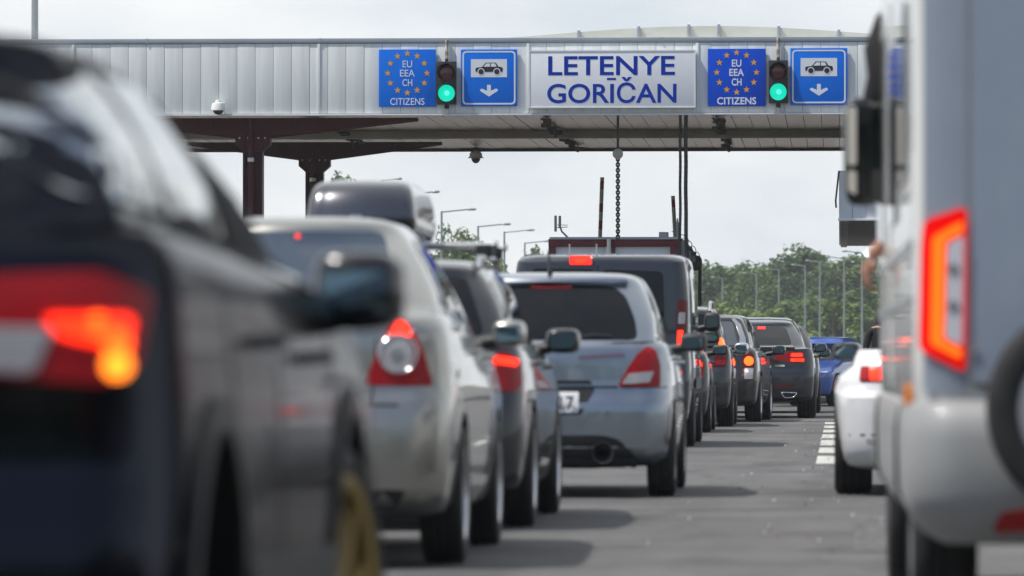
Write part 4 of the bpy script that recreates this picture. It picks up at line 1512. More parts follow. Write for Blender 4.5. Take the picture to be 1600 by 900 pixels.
tl = [(1092, 424, 600, 'poplar', 0, 0, 'dark tree at the near end of the woods beside the floodlights', 1.3), (1108, 411, 640, 'round', 0, 1, 'tree rising behind the black floodlight', 0.9), (1134, 411, 610, 'poplar', 1, 1, 'slim tree above the roof rails', 1.2),
      (1160, 413, 630, 'poplar', 0, 0, 'tree behind the sixth street lamp', 1.3), (1186, 411, 600, 'round', 1, 0, 'broad mid green tree above the silver pillar car', 0.85), (1205, 409, 640, 'poplar', 0, 1, 'dark pointed tree above the coupe SUV', 1.3),
      (1229, 403, 620, 'round', 0, 1, 'dark tree just before the tallest twin tree', 0.85), (1253, 388, 605, 'poplar', 0, 0, 'tallest tree of the woods with pointed crown', 1.5), (1269, 393, 625, 'poplar', 1, 1, 'tree leaning against the tallest one', 1.2),
      (1283, 414, 600, 'round', 0, 0, 'darkest tree in the dip of the woods', 0.9), (1306, 405, 620, 'round', 0, 1, 'broad dark tree behind the two tallest street lamps', 0.95), (1328, 401, 605, 'poplar', 1, 0, 'tree reaching up below the low shelter', 1.5),
      (1346, 402, 635, 'round', 0, 0, 'dark tree beside the tallest street lamp', 1.0), (1372, 399, 610, 'round', 1, 1, 'tree half hidden by the camper side', 1.0), (1404, 398, 620, 'round', 0, 0, 'tree hidden behind the camper', 1.0), (1440, 396, 600, 'poplar', 0, 1, 'tree behind the camper rear corner', 1.6)]
for q in tl:
    tree(*q[:7], 'trees of the woods', q[7])
bl = [(1100, 480, 520, 1, 'leafy bush at the near end of the bush row'), (1122, 474, 530, 2, 'bright green bush above the roof rails'), (1150, 482, 525, 2, 'yellowish green bush before the slim trees'), (1180, 486, 535, 1, 'low green bush above the silver pillar car'),
      (1206, 484, 520, 2, 'pale bush above the coupe SUV'), (1234, 474, 530, 1, 'tall grey green bush beside the fourth street lamp'), (1258, 465, 525, 1, 'rounded bush behind the third street lamp'), (1282, 468, 520, 1, 'bush in front of the darkest tree'),
      (1303, 472, 515, 2, 'bright yellow green bush above the blue car'), (1324, 476, 525, 2, 'bright bush before the second tallest lamp'), (1345, 462, 530, 1, 'grey green bush above the white coupe'), (1368, 468, 520, 1, 'bush meeting the camper side')]
for (px, py, dd, lm, lab) in bl:
    tree(px, py, dd, 'bush', lm, px % 2, lab, 'bushes in front of the woods', 1.45, 'bush', 'bush')
for q in ((708, 349, 430, 'round', 1, 0, 'tree showing between the roof box and the silver roof bar', 0.6), (537, 268, 430, 'poplar', 0, 1, 'lone tree tip above the roof box', 0.6), (768, 404, 450, 'round', 2, 1, 'small pale tree just before the dark van', 0.8),
          (722, 372, 440, 'round', 1, 1, 'low tree behind the silver roof bar', 0.8), (836, 386, 620, 'round', 0, 0, 'far small tree over the van roof beside the booth', 0.5), (846, 388, 620, 'round', 0, 1, 'far small tree touching the booth frame', 0.5)):
    tree(*q[:7], 'trees down the verge', q[7])
# trees lining the approach behind the photographer
rn = random.Random(9)
for k in range(17):
    root = thing('broadleaf_tree', (-48 + k * 6 + rn.uniform(-1.5, 1.5), -34 + rn.uniform(-6, 6), 0), 'tall dark tree lining the approach road behind the queue', 'tree', 'trees lining the approach', rn.uniform(0, 6))
    h = rn.uniform(11, 16)
    t_ = link('trunk', TRK[k % 2], root); t_.scale = (h, h, h)
    c_ = link('crown', CR[('round', k % 2, k % 2)], root); c_.location = (0, 0, h * 0.04); c_.scale = (h * 0.95, h * 0.95, h * 0.96)
# the closed mass of the woods behind the single trees
rn = random.Random(77)
vs_, fs_ = [], []
for i in range(9000):
    px = rn.uniform(1060, 1500)
    top = 438 + 10 * math.sin(px * 0.07) + 6 * math.sin(px * 0.19)
    p = at(px, top + abs(rn.gauss(0, 40)), rn.uniform(650, 690))
    if p.z < 0.3: p.z = rn.uniform(0.3, 2)
    n = Vector((rn.gauss(0, 1), rn.gauss(-0.6, 1), rn.gauss(0.5, 1))).normalized()
    x = n.orthogonal().normalized(); x.rotate(Matrix.Rotation(rn.uniform(0, 6.28), 3, n)); y_ = n.cross(x)
    s = rn.uniform(0.3, 0.6)
    b = len(vs_)
    vs_ += [p - x * s, p + y_ * s * 0.6, p + x * s, p - y_ * s * 0.6]
    fs_ += [(b, b + 1, b + 2, b + 3)]
me = bpy.data.meshes.new('woods'); me.from_pydata([tuple(v) for v in vs_], [], fs_); me.materials.append(LEAF[0]); shade(me, 0)
tag(link('woods', me), 'dark closed woods filling in behind the single trees', 'woods', kind='stuff')

# ------------------------------------------------------------------ the summer air
hz = bpy.data.materials.new('haze_air')
hz.use_nodes = True
t = hz.node_tree
t.nodes.clear()
ho = N(t, 'ShaderNodeOutputMaterial')
pv = N(t, 'ShaderNodeVolumePrincipled', Density=0.00022, Anisotropy=0.2)
pv.inputs['Color'].default_value = (0.9, 0.94, 1.0, 1)
t.links.new(pv.outputs[0], ho.inputs['Volume'])
mb = MB(); mb.box((0, 330, 12.5), (420, 780, 27), 0)
tag(mb.build('haze', hz, None, 0), kind='stuff')

# ================================================================== VEHICLES


def windscreen(c, z0=None, z1=None, inset=0.1):
    P = c.P
    z0 = z0 or poly_at(P['deck'], P['yfb']) + 0.06
    z1 = z1 or poly_at(P['roof'], P['yfr']) - 0.09
    a, e = P.get('wb', P['W'] - 0.11) - inset, P['wr'] - inset * 0.8
    panel(c, 'windscreen', [(-a, z0), (a, z0), (e, z1), (-e, z1)], 180, M['glass'], grid=0.09, rnd=0.06)


def front_end(c, z=0.62):
    """head lamps, grille and front plate: seen only from other places"""
    W_ = c.P['W']
    panel(c, 'headlight', [(W_ * 0.5, z + 0.02), (W_ * 0.86, z + 0.04), (W_ * 0.9, z + 0.15), (W_ * 0.55, z + 0.1)], 180, M['lens_white'], grid=0.06, rnd=0.03, both=True)
    panel(c, 'grille', [(-W_ * 0.45, z - 0.3), (W_ * 0.45, z - 0.3), (W_ * 0.5, z - 0.02), (-W_ * 0.5, z - 0.02)], 180, M['gloss_black'], grid=0.09, rnd=0.04)


def lamp(c, poly, m, lit=(), rnd=0.02, az=4, both=True, grid=0.03, off=0.006):
    """tail lamp lens with its lit or clear sections (> brake_lamp, reversing_lamp)"""
    ls = panel(c, 'tail_light', poly, az, m, off=off, grid=grid, rnd=rnd, both=both)
    ls = ls if isinstance(ls, list) else [ls]
    for nm_, p2, m2 in lit:
        for i, l in enumerate(ls):
            panel(c, nm_, p2, az, m2, off=off + 0.005, skirt=0.004, grid=grid, rnd=min(rnd, 0.015), parent=l, mirror=bool(i))
    return ls


def disc(x, z, r, n=14):
    return [(x + r * math.cos(2 * math.pi * k / n), z + r * math.sin(2 * math.pi * k / n)) for k in range(n)]


def rear_plate(c, x, z, w=0.52, h=0.11, text=None):
    p = panel(c, 'number_plate', [(x - w / 2, z - h / 2), (x + w / 2, z - h / 2), (x + w / 2, z + h / 2), (x - w / 2, z + h / 2)], 0, M['plate'], off=0.014, grid=0.1, rnd=0.01)
    ys = min(v.co.y for v in p.data.vertices)
    return p, ys


def exhaust(c, x, y, z, r, ln=0.2):
    mb = MB()
    mb.lathe([(ln, r * 0.9), (0.0, r), (-0.012, r * 0.97), (-0.01, r * 0.86)], (x, y, z), 'y', 24, 0, caps=False)
    mb.lathe([(-0.01, r * 0.86), (0.02, r * 0.8), (0.021, r * 0.5), (0.1, r * 0.48), (0.101, 0.001)], (x, y, z), 'y', 24, 1, caps=False)
    return mb.build('exhaust_pipe', [M['plastic'], M['under']], c.root, 40)


PT = {
    'near': noisy(mat('black_paint', (0.03, 0.032, 0.04), 0.16, 1.0, coat=0.12, spec=0.5), amount=0.1, nscale=2.0),
    'sedan': paint('champagne_paint', (0.41, 0.405, 0.375), 0.9, 0.28),
    'wagon': paint('charcoal_paint', (0.03, 0.031, 0.037), 0.5, 0.3),
    'hatch': paint('steel_paint', (0.36, 0.395, 0.44), 0.9, 0.3),
    'van': paint('slate_paint', (0.028, 0.034, 0.046), 0.4, 0.36),
    'dark': paint('dark_blue_grey_paint', (0.022, 0.023, 0.028), 0.4, 0.35),
    'suv': paint('graphite_paint', (0.05, 0.05, 0.052), 0.5, 0.36),
    'mpv': paint('dark_bronze_paint', (0.045, 0.042, 0.04), 0.5, 0.36),
    'coupe': paint('storm_grey_paint', (0.035, 0.04, 0.047), 0.45, 0.34),
    'blue': paint('blue_paint', (0.05, 0.12, 0.42), 0.3, 0.35),
    'white': paint('white_paint', (0.78, 0.78, 0.78), 0.0, 0.35),
}
PT['near'].node_tree.nodes['Principled BSDF'].inputs['Specular Tint'].default_value = (0.24, 0.24, 0.26, 1)
GROUP = 'vehicles queueing in the lane'

# ---- black crossover, closest to the lens
P = dict(L=4.7, W=0.91, bow=0.006, H=1.53, floor=0.22, bump=(0.32, 0.5, 0.68), deck=[(0, 1.13), (0.4, 1.17), (1.6, 1.15), (3.0, 1.12), (3.6, 1.08), (4.3, 1.01), (4.7, 0.95)], fx=0.2, fy=0.22, woffr=-0.07,
         roof=[(0.2, 1.49), (0.8, 1.53), (1.3, 1.525), (2.3, 1.44)], yrb=0.13, yrr=0.36, yfr=2.35, yfb=3.6, wr=0.68, wb=0.80, axles=(0.86, 3.62), r=0.375, rim=0.31, tw=0.23,
         style='ten', rim_mat=M['gold'], steer=R(-9), rear=[0.24, 0.12, 0.0, 0.02, 0.05, 0.06, 0.09], shoulder=0.07, shin=0.025, woff=0.0, gap=0.05)
c = make_car('crossover_car', 'black crossover with lit tail light and gold wheels filling the near corner', 'car', -2.03, 9.4, P, PT['near'], GROUP)
lamp(c, [(0.48, 1.085), (0.48, 0.93), (0.80, 0.905), (0.86, 0.935), (0.885, 1.06), (0.80, 1.095)], M['lens_red'], az=8,
     lit=(('reversing_lamp', [(0.48, 0.935), (0.685, 0.925), (0.72, 1.0), (0.48, 1.01)], M['lens_white']),
          ('brake_lamp', [(0.70, 1.022), (0.73, 0.985), (0.80, 0.97), (0.845, 0.985), (0.85, 1.022)], M['lit_hot']),
          ('brake_lamp', disc(0.822, 0.975, 0.022), M['lit_orange']), ('brake_lamp', disc(0.79, 1.005, 0.02), M['lit_orange']), ('fog_lamp', disc(0.822, 0.938, 0.024), M['lit_amber'])))
panel(c, 'rear_window', [(-0.66, 1.2), (0.66, 1.2), (0.555, 1.47), (-0.555, 1.47)], 0, M['glass'], grid=0.07, rnd=0.06)
panel(c, 'bumper_trim', [(-0.8, 0.26), (0.8, 0.26), (0.84, 0.45), (-0.84, 0.45)], 0, M['plastic'], grid=0.07, rnd=0.03)
panel(c, 'window_frame', [(0.20, 1.205), (0.28, 1.42), (0.7, 1.495), (1.45, 1.508), (2.35, 1.43), (3.5, 1.11), (3.2, 1.085)], 90, M['under'], off=0.002, grid=0.06, rnd=0.02, both=True)
for nm_, poly, gm in (('quarter_window', [(0.26, 1.225), (0.34, 1.39), (0.62, 1.455), (0.92, 1.215)], 'bright_glass'), ('door_window', [(1.0, 1.21), (0.76, 1.455), (1.35, 1.46), (1.86, 1.185)], 'bright_glass'), ('door_window', [(1.97, 1.18), (1.56, 1.45), (2.2, 1.375), (3.15, 1.13)], 'under')):  # front door pane is matte black, painting the dark interior of an open window
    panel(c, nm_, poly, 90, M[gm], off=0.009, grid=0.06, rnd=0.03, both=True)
panel(c, 'window_trim', [(0.36, 1.198), (3.2, 1.095), (3.2, 1.112), (0.36, 1.214)], 90, M['gloss_black'], grid=0.06, both=True)
windscreen(c); front_end(c)
for s in (1, -1):
    wing_mirror(c, s * 0.93, 3.62, 1.105, 0.21, 0.185, s, M['gloss_black'], 0.0, -4)
    handle(c, 1.75, 0.98, s, PT['near']); handle(c, 2.75, 0.95, s, PT['near'])
mb = MB(); mb.tube([(0, 0.5, 1.53), (0, 0.38, 1.6)], [0.02, 0.006], 8); mb.build('antenna', M['plastic'], c.root)
panel(c, 'side_moulding', [(1.32, 0.46), (3.15, 0.44), (3.15, 0.54), (1.32, 0.56)], 90, M['plastic'], off=0.02, grid=0.08, rnd=0.02, both=True)
for ya, yb in ((1.32, 1.05), (1.98, 2.0), (3.12, 3.2)):
    panel(c, 'door_seam', [(ya, 0.30), (ya + 0.022, 0.30), (yb + 0.022, 1.13), (yb, 1.13)], 90, M['under'], off=0.0015, grid=0.06, both=True)
panel(c, 'wheel_arch_trim', [(0.86 + 0.50 * math.cos(a), 0.385 + 0.50 * math.sin(a)) for a in [R(-5 + i * 10) for i in range(20)]] + [(0.86 + 0.44 * math.cos(a), 0.385 + 0.44 * math.sin(a)) for a in [R(185 - i * 10) for i in range(20)]], 90, M['plastic'], off=0.012, grid=0.06, both=True)
panel(c, 'wheel_arch_trim', [(3.62 + 0.50 * math.cos(a), 0.385 + 0.50 * math.sin(a)) for a in [R(-5 + i * 10) for i in range(20)]] + [(3.62 + 0.44 * math.cos(a), 0.385 + 0.44 * math.sin(a)) for a in [R(185 - i * 10) for i in range(20)]], 90, M['plastic'], off=0.012, grid=0.06, both=True)

# ---- champagne silver saloon
P = dict(L=4.48, W=0.87, H=1.6, floor=0.22, bump=(0.36, 0.55, 0.74), deck=[(0, 1.10), (0.5, 1.15), (1.0, 1.14), (2.2, 1.07), (3.3, 1.03), (3.7, 0.97), (4.48, 0.74)],
         roof=[(1.0, 1.55), (1.5, 1.61), (2.2, 1.61), (2.9, 1.52)], yrb=0.62, yrr=1.22, yfr=2.75, yfb=3.75, wr=0.535, wb=0.77, axles=(0.96, 3.6), r=0.32, rim=0.215, tw=0.2,
         style='five', rear=[0.26, 0.14, 0.0, 0.02, 0.07, 0.085, 0.12], shoulder=0.07, woff=0.0)
c = make_car('saloon_car', 'champagne silver saloon with round clear lens in its red tail light', 'car', -2.60, 25.4, P, PT['sedan'], GROUP)
lamp(c, loc(c, [(570, 602), (592, 545), (610, 508), (627, 495), (648, 515), (664, 552), (679, 603)], 0.1), M['lens_red'], rnd=0.03,
     lit=(('reversing_lamp', [(u, z) for u, z in disc(*loc(c, [(621, 553)], 0.1)[0], 0.078, 20)], M['lens_white']),
          ('brake_lamp', loc(c, [(610, 524), (622, 502), (634, 504), (646, 526)], 0.1), M['lit_hot'])))
lu, lz = loc(c, [(621, 553)], 0.1)[0]
for i, l in enumerate([o for o in c.root.children if o.name.startswith('tail_light')]):
    panel(c, 'bulb', disc(lu, lz, 0.028, 12), 4, M['grey_metal'], off=0.015, skirt=0.003, grid=0.03, parent=l, mirror=bool(i))
    ring = disc(lu, lz, 0.085, 24)
    mb = MB()
    mb.tube([((-u if i else u), c.bvh.ray_cast(Vector((u, -20, z)), Vector((0, 1, 0)))[0].y - 0.012, z) for u, z in ring + ring[:1]], 0.006, 6, caps=False)
    mb.build('lens_ring', M['chrome'], l, 60)
for u in (0.50, -0.50):
    panel(c, 'boot_seam', [(u - 0.004, 0.745), (u + 0.004, 0.745), (u * 1.04 + 0.004, 1.10), (u * 1.04 - 0.004, 1.10)], 0, M['plastic'], off=0.002, grid=0.06)
panel(c, 'boot_handle', [(-0.22, 0.93), (0.22, 0.93), (0.2, 0.955), (-0.2, 0.955)], 0, M['chrome'], off=0.012, grid=0.06)
panel(c, 'rear_window', [(-0.58, 1.205), (0.58, 1.205), (0.455, 1.545), (-0.455, 1.545)], 0, M['sky_tint_glass'], grid=0.07, rnd=0.05)
panel(c, 'high_brake_light', [(-0.07, 1.505), (0.07, 1.505), (0.07, 1.53), (-0.07, 1.53)], 0, M['lit_red'], off=0.012, grid=0.05)
for nm_, poly in (('quarter_window', [(1.08, 1.2), (1.38, 1.46), (1.52, 1.5), (1.55, 1.19)]), ('door_window', [(1.6, 1.185), (1.57, 1.51), (2.1, 1.53), (2.2, 1.14)]), ('door_window', [(2.27, 1.135), (2.17, 1.53), (2.68, 1.48), (3.4, 1.1)])):
    panel(c, nm_, poly, 90, M['glass'], grid=0.06, rnd=0.03, both=True)
panel(c, 'bumper_trim', [(-0.6, 0.27), (0.6, 0.27), (0.66, 0.36), (-0.66, 0.36)], 0, M['plastic'], grid=0.08, rnd=0.03)
panel(c, 'boot_seam', [(-0.62, 0.735), (0.62, 0.735), (0.62, 0.745), (-0.62, 0.745)], 0, M['plastic'], off=0.002, grid=0.06)
rear_plate(c, 0, 0.86)
exhaust(c, 0.36, 0.05, 0.27, 0.03)
windscreen(c); front_end(c, 0.6)
for s in (1, -1):
    wing_mirror(c, s * 0.95, 3.05, 1.075, 0.16, 0.13, s, PT['sedan'])
    handle(c, 1.75, 0.98, s, PT['sedan']); handle(c, 2.75, 0.96, s, PT['sedan'])

# ---- charcoal estate with roof bars
P = dict(L=4.65, W=0.90, H=1.5, floor=0.2, bump=(0.34, 0.52, 0.7), deck=[(0, 1.02), (0.4, 1.06), (2.0, 1.02), (3.2, 0.98), (3.7, 0.93), (4.65, 0.7)],
         roof=[(0.2, 1.44), (1.0, 1.50), (1.9, 1.51), (2.7, 1.45)], yrb=0.12, yrr=0.42, yfr=2.55, yfb=3.65, wr=0.63, wb=0.785, axles=(0.98, 3.7), r=0.33, rim=0.235, tw=0.22,
         style='ten', rear=[0.24, 0.12, 0.0, 0.02, 0.05, 0.07, 0.1], shoulder=0.07, woff=0.0)
c = make_car('estate_car', 'charcoal estate car with silver roof bar between saloon and hatchback', 'car', -2.62, 31.2, P, PT['wagon'], GROUP)
lamp(c, [(0.52, 0.96), (0.66, 0.80), (0.84, 0.76), (0.885, 0.80), (0.885, 0.93), (0.80, 0.985)], M['lens_red'], az=8, lit=(('brake_lamp', [(0.70, 0.925), (0.855, 0.905), (0.865, 0.945), (0.72, 0.965)], M['lit_hot']),))
panel(c, 'rear_window', [(-0.66, 1.08), (0.66, 1.08), (0.54, 1.40), (-0.54, 1.40)], 0, M['glass'], grid=0.07, rnd=0.05)
for nm_, poly in (('quarter_window', [(0.40, 1.10), (0.62, 1.38), (1.05, 1.41), (1.15, 1.085)]), ('door_window', [(1.21, 1.08), (1.11, 1.415), (1.75, 1.425), (1.9, 1.06)]), ('door_window', [(1.97, 1.058), (1.81, 1.425), (2.45, 1.39), (3.3, 1.035)])):
    panel(c, nm_, poly, 90, M['glass'], grid=0.06, rnd=0.03, both=True)
panel(c, 'window_trim', [(0.36, 1.068), (3.3, 1.008), (3.3, 1.024), (0.36, 1.084)], 90, M['chrome'], grid=0.06, both=True)
panel(c, 'bumper_trim', [(-0.7, 0.25), (0.7, 0.25), (0.76, 0.36), (-0.76, 0.36)], 0, M['plastic'], grid=0.08, rnd=0.03)
rear_plate(c, 0, 0.84)
windscreen(c); front_end(c, 0.58)
for s in (1, -1):
    wing_mirror(c, s * 0.96, 3.0, 1.055, 0.2, 0.15, s, M['gloss_black'])
    handle(c, 1.5, 0.92, s, PT['wagon']); handle(c, 2.5, 0.9, s, PT['wagon'])
    mb = MB(); mb.tube([(s * 0.6, 0.55, 1.45), (s * 0.6, 0.65, 1.515), (s * 0.6, 2.3, 1.535), (s * 0.6, 2.42, 1.48)], 0.016, 8); mb.build('roof_rail', M['alloy'], c.root, 60)
for yy in (1.25, 2.15):
    mb = MB()
    prof = [(math.cos(a) * 0.04, math.sin(a) * 0.014) for a in [k * math.pi / 6 for k in range(12)]]
    mb.prism([(yy + u, 1.60 + v) for u, v in prof], -0.66, 0.66, 'yz')
    o = mb.build('cross_bar', mat('bar_silver', (0.72, 0.73, 0.75), 0.3, 0.3), c.root, 40)
    for s in (1, -1):
        mb = MB(); mb.box((s * 0.595, yy, 1.565), (0.10, 0.12, 0.075), 0, 0.02); mb.box((s * 0.595, yy, 1.53), (0.05, 0.13, 0.05), 0, 0.012); mb.build('foot', M['plastic'], o)
        mb = MB(); mb.lathe([(0.0, 0.02), (0.02, 0.018)], (s * 0.66 - (0.01), yy, 1.60), 'x', 10); mb.build('end_cap', M['plastic'], o)

# roof box resting on those bars
XB = (at(478, 330, 32.0).x + at(652, 330, 32.0).x) / 2
root = thing('roof_box', (XB, 31.85, 1.615), 'glossy dark grey roof box on the charcoal estate car roof', 'roof box')
hw = 0.315
kr = []
for (z, w_, y0_, y1_) in ((0.0, hw - 0.05, 0.16, 1.9), (0.03, hw - 0.015, 0.10, 2.05), (0.11, hw, 0.03, 2.12), (0.13, hw, 0.035, 2.12), (0.22, hw - 0.012, 0.07, 2.06), (0.30, hw - 0.035, 0.13, 1.92), (0.335, hw - 0.075, 0.22, 1.75), (0.35, hw - 0.15, 0.34, 1.5)):
    kr.append([(x, y, z) for x, y in outline(w_, y0_, y1_, 0.08, 0.06, 0.2, 0.3, 0.03, 0.15, 0.03)])
lo_ = loft(kr[:4], [2, 2, 2])
o = lo_.build('lower_shell', M['gloss_black'], root, 40)
lo_ = loft(kr[3:], [3, 3, 2, 2])
o = lo_.build('lid', paint('box_paint', (0.12, 0.122, 0.135), 0.8, 0.2), root, 40)
mb = MB(); mb.box((-0.02, 0.015, 0.12), (0.07, 0.02, 0.045), 0, 0.006); mb.build('lock', M['alloy'], root)
for yy in (0.62, 1.52):
    mb = MB(); mb.box((0, yy, 0.0), (0.5, 0.06, 0.03), 0, 0.006); mb.build('clamp', M['plastic'], root)

# ---- steel blue grey hatchback
P = dict(L=3.88, W=0.85, H=1.53, floor=0.20, bump=(0.34, 0.50, 0.64), deck=[(0, 1.03), (0.35, 1.06), (1.6, 1.02), (2.6, 0.98), (3.0, 0.95), (3.88, 0.72)],
         roof=[(0.2, 1.475), (0.9, 1.535), (1.6, 1.54), (2.2, 1.48)], yrb=0.14, yrr=0.50, yfr=2.05, yfb=2.95, wr=0.61, wb=0.735, axles=(0.66, 3.09), r=0.305, rim=0.215, tw=0.19,
         style='five', rear=[0.26, 0.14, 0.0, 0.0, 0.05, 0.07, 0.10], shoulder=0.06, woff=0.0, rx=0.28, ry=0.2, cb=0.1)
c = make_car('hatchback_car', 'steel grey hatchback with big round exhaust and wide gap behind it', 'car', -1.98, 38.6, P, PT['hatch'], GROUP)
lamp(c, loc(c, [(967, 604), (981, 578), (998, 553), (1014, 541), (1027, 547), (1034, 570), (1034, 604)], 0.15), M['lens_red'], rnd=0.02,
     lit=(('reversing_lamp', loc(c, [(973, 600), (983, 584), (1024, 580), (1016, 598)], 0.15), M['lens_white']),))
panel(c, 'rear_window', loc(c, [(735, 531), (997, 531), (992, 500), (976, 462), (955, 447), (850, 443), (775, 447), (752, 470), (738, 510)], 0.3), 0, M['glass'], grid=0.06, rnd=0.05)
panel(c, 'spoiler_lip', [(-0.52, 1.462), (0.52, 1.462), (0.5, 1.482), (-0.5, 1.482)], 0, PT['hatch'], off=0.035, grid=0.06)
panel(c, 'high_brake_light', [(-0.14, 1.425), (0.14, 1.425), (0.14, 1.447), (-0.14, 1.447)], 0, M['lens_dark'], off=0.01, grid=0.06)
mb = MB(); mb.tube([(0.0, 0.16, 1.06), (0.3, 0.19, 1.11), (0.42, 0.2, 1.1)], 0.01, 6); mb.ell((0, 0.15, 1.055), (0.04, 0.04, 0.03)); mb.build('rear_wiper', M['plastic'], c.root)
panel(c, 'bumper_trim', loc(c, [(740, 736), (985, 736), (1000, 722), (966, 686), (940, 680), (790, 680), (760, 690), (735, 722)], 0.05), 0, M['plastic'], grid=0.06, rnd=0.04)
xe, ze = loc(c, [(942, 708)], 0.0)[0]
exhaust(c, xe, -0.035, ze, 0.075)
for sg in (1, -1):
    panel(c, 'bumper_seam', [(sg * 0.49, 0.748), (sg * 0.80, 0.748), (sg * 0.80, 0.757), (sg * 0.49, 0.757)], 0, M['plastic'], off=0.002, grid=0.04)
panel(c, 'tailgate_handle', [(-0.3, 0.775), (0.3, 0.775), (0.28, 0.80), (-0.28, 0.80)], 0, M['plastic'], off=0.008, grid=0.05)
panel(c, 'tailgate_seam', [(-0.52, 0.748), (0.47, 0.748), (0.47, 0.762), (-0.52, 0.762)], 0, M['plastic'], off=0.002, grid=0.06)
panel(c, 'plate_recess', loc(c, [(808, 648), (908, 648), (930, 606), (790, 606)], 0.05), 0, M['plastic'], off=0.003, grid=0.06, rnd=0.02)
pl, ys = rear_plate(c, loc(c, [(847, 630)])[0][0], 0.648, 0.50, 0.135)
for ch_, ux in (('N', 0.115), ('7', 0.195)):
    me = text_mesh(ch_, 0.055, 0.085, 0.003, 0.02); me.materials.append(M['ink'])
    o = link('plate_text', me, pl); o.location = (loc(c, [(847, 630)])[0][0] + ux, ys - 0.001, 0.648)
for px in (948, 760):
    x_, z_ = loc(c, [(px, 646)], 0.0)[0]
    panel(c, 'parking_sensor', disc(x_, z_, 0.014, 10), 0, M['chrome'], off=0.005, grid=0.02)
panel(c, 'chrome_badge', loc(c, [(905, 556), (975, 552), (975, 558), (905, 562)], 0.1), 0, mat('badge_pinkish', (0.3, 0.2, 0.22), 0.3, 0.8), off=0.006, grid=0.03)
for nm_, poly in (('quarter_window', [(0.62, 1.12), (0.78, 1.37), (0.98, 1.40), (1.02, 1.10)]), ('door_window', [(1.08, 1.09), (1.03, 1.41), (1.5, 1.43), (1.58, 1.07)]), ('door_window', [(1.64, 1.068), (1.56, 1.43), (2.0, 1.40), (2.65, 1.03)])):
    panel(c, nm_, poly, 90, M['glass'], grid=0.06, rnd=0.03, both=True)
windscreen(c); front_end(c, 0.6)
for s in (1, -1):
    wing_mirror(c, s * 0.93, 2.5, 1.065, 0.19, 0.135, s, M['plastic'])
    handle(c, 1.25, 0.95, s, PT['hatch']); handle(c, 2.1, 0.92, s, PT['hatch'])
mb = MB(); mb.tube([(-0.02, 0.72, 1.53), (-0.02, 0.62, 1.60), (-0.02, 0.48, 1.70)], [0.02, 0.012, 0.004], 8); mb.build('antenna', M['plastic'], c.root)

# ---- dark slate van
P = dict(L=5.0, W=0.975, H=2.05, floor=0.24, bump=(0.4, 0.6, 0.78), deck=[(0, 1.2), (1.0, 1.2), (3.8, 1.18), (4.2, 1.12), (5.0, 0.85)],
         roof=[(0.0, 2.03), (1.0, 2.07), (2.6, 2.07), (3.4, 2.0)], yrb=0.05, yrr=0.10, yfr=3.2, yfb=4.25, wr=0.915, wb=0.965, axles=(1.0, 4.1), r=0.33, rim=0.215, tw=0.21,
         style='ten', rim_mat=M['dark_alloy'], rear=[0.22, 0.1, 0.0, 0.0, 0.04, 0.045, 0.05], shoulder=0.05, shin=0.01, woff=0.0, rx=0.12, ry=0.12, cb=0.03, grx=0.14, gry=0.12, gcb=0.03, gbulge=0.02, sharp=())
P['W'] = 0.985
c = make_car('van', 'dark slate van with lit strip above its split rear doors', 'van', -2.55, 60.6, P, PT['van'], GROUP)
panel(c, 'high_brake_light', loc(c, [(890, 414), (925, 414), (925, 403), (890, 403)], 0.1), 0, M['lit_red'], off=0.03, grid=0.06, rnd=0.02)
hb = panel(c, 'lit_core', loc(c, [(900, 411), (917, 411), (917, 406), (900, 406)], 0.1), 0, M['lit_hot'], off=0.034, grid=0.06)
hb.parent = [o for o in c.root.children if o.name.startswith('high_brake_light')][-1]
panel(c, 'rear_window', loc(c, [(826, 500), (929, 500), (929, 421), (831, 419)], 0.1), 0, M['glass'], grid=0.08, rnd=0.07)
panel(c, 'rear_window', loc(c, [(939, 500), (1038, 500), (1036, 424), (939, 421)], 0.1), 0, M['glass'], grid=0.08, rnd=0.07)
panel(c, 'door_seam', loc(c, [(932.5, 640), (935.5, 640), (935.5, 404), (932.5, 404)], 0.1), 0, M['under'], off=0.002, grid=0.08)
lamp(c, loc(c, [(1057, 545), (1072, 545), (1075, 470), (1060, 468)], 0.1), M['lens_dark'], rnd=0.02,
     lit=(('reversing_lamp', loc(c, [(1060, 506), (1070, 506), (1071, 488), (1061, 488)], 0.1), M['lens_white']), ('brake_lamp', loc(c, [(1058, 542), (1066, 542), (1068, 516), (1059, 516)], 0.1), M['lit_hot'])))
for nm_, poly in (('side_window', [(0.35, 1.32), (0.38, 1.8), (1.5, 1.82), (1.5, 1.32)]), ('side_window', [(1.6, 1.32), (1.6, 1.82), (2.7, 1.82), (2.75, 1.3)]), ('door_window', [(2.85, 1.28), (2.8, 1.82), (3.3, 1.78), (4.05, 1.25)])):
    panel(c, nm_, poly, 90, M['glass'], grid=0.09, rnd=0.05, both=True)
panel(c, 'bumper_trim', [(-0.9, 0.3), (0.9, 0.3), (0.9, 0.6), (-0.9, 0.6)], 0, M['plastic'], grid=0.08, rnd=0.04)
rear_plate(c, -0.4, 0.95)
panel(c, 'side_strip', [(1.4, 0.62), (3.7, 0.62), (3.7, 0.74), (1.4, 0.74)], 90, M['plastic'], off=0.012, grid=0.09, both=True)
windscreen(c); front_end(c, 0.7)
for s in (1, -1):
    wing_mirror(c, s * 1.11, 3.85, 1.365, 0.18, 0.215, s, M['plastic'])
    wing_mirror(c, s * 1.10, 3.85, 1.195, 0.19, 0.15, s, M['plastic'])
    handle(c, 2.6, 1.1, s, M['plastic'])
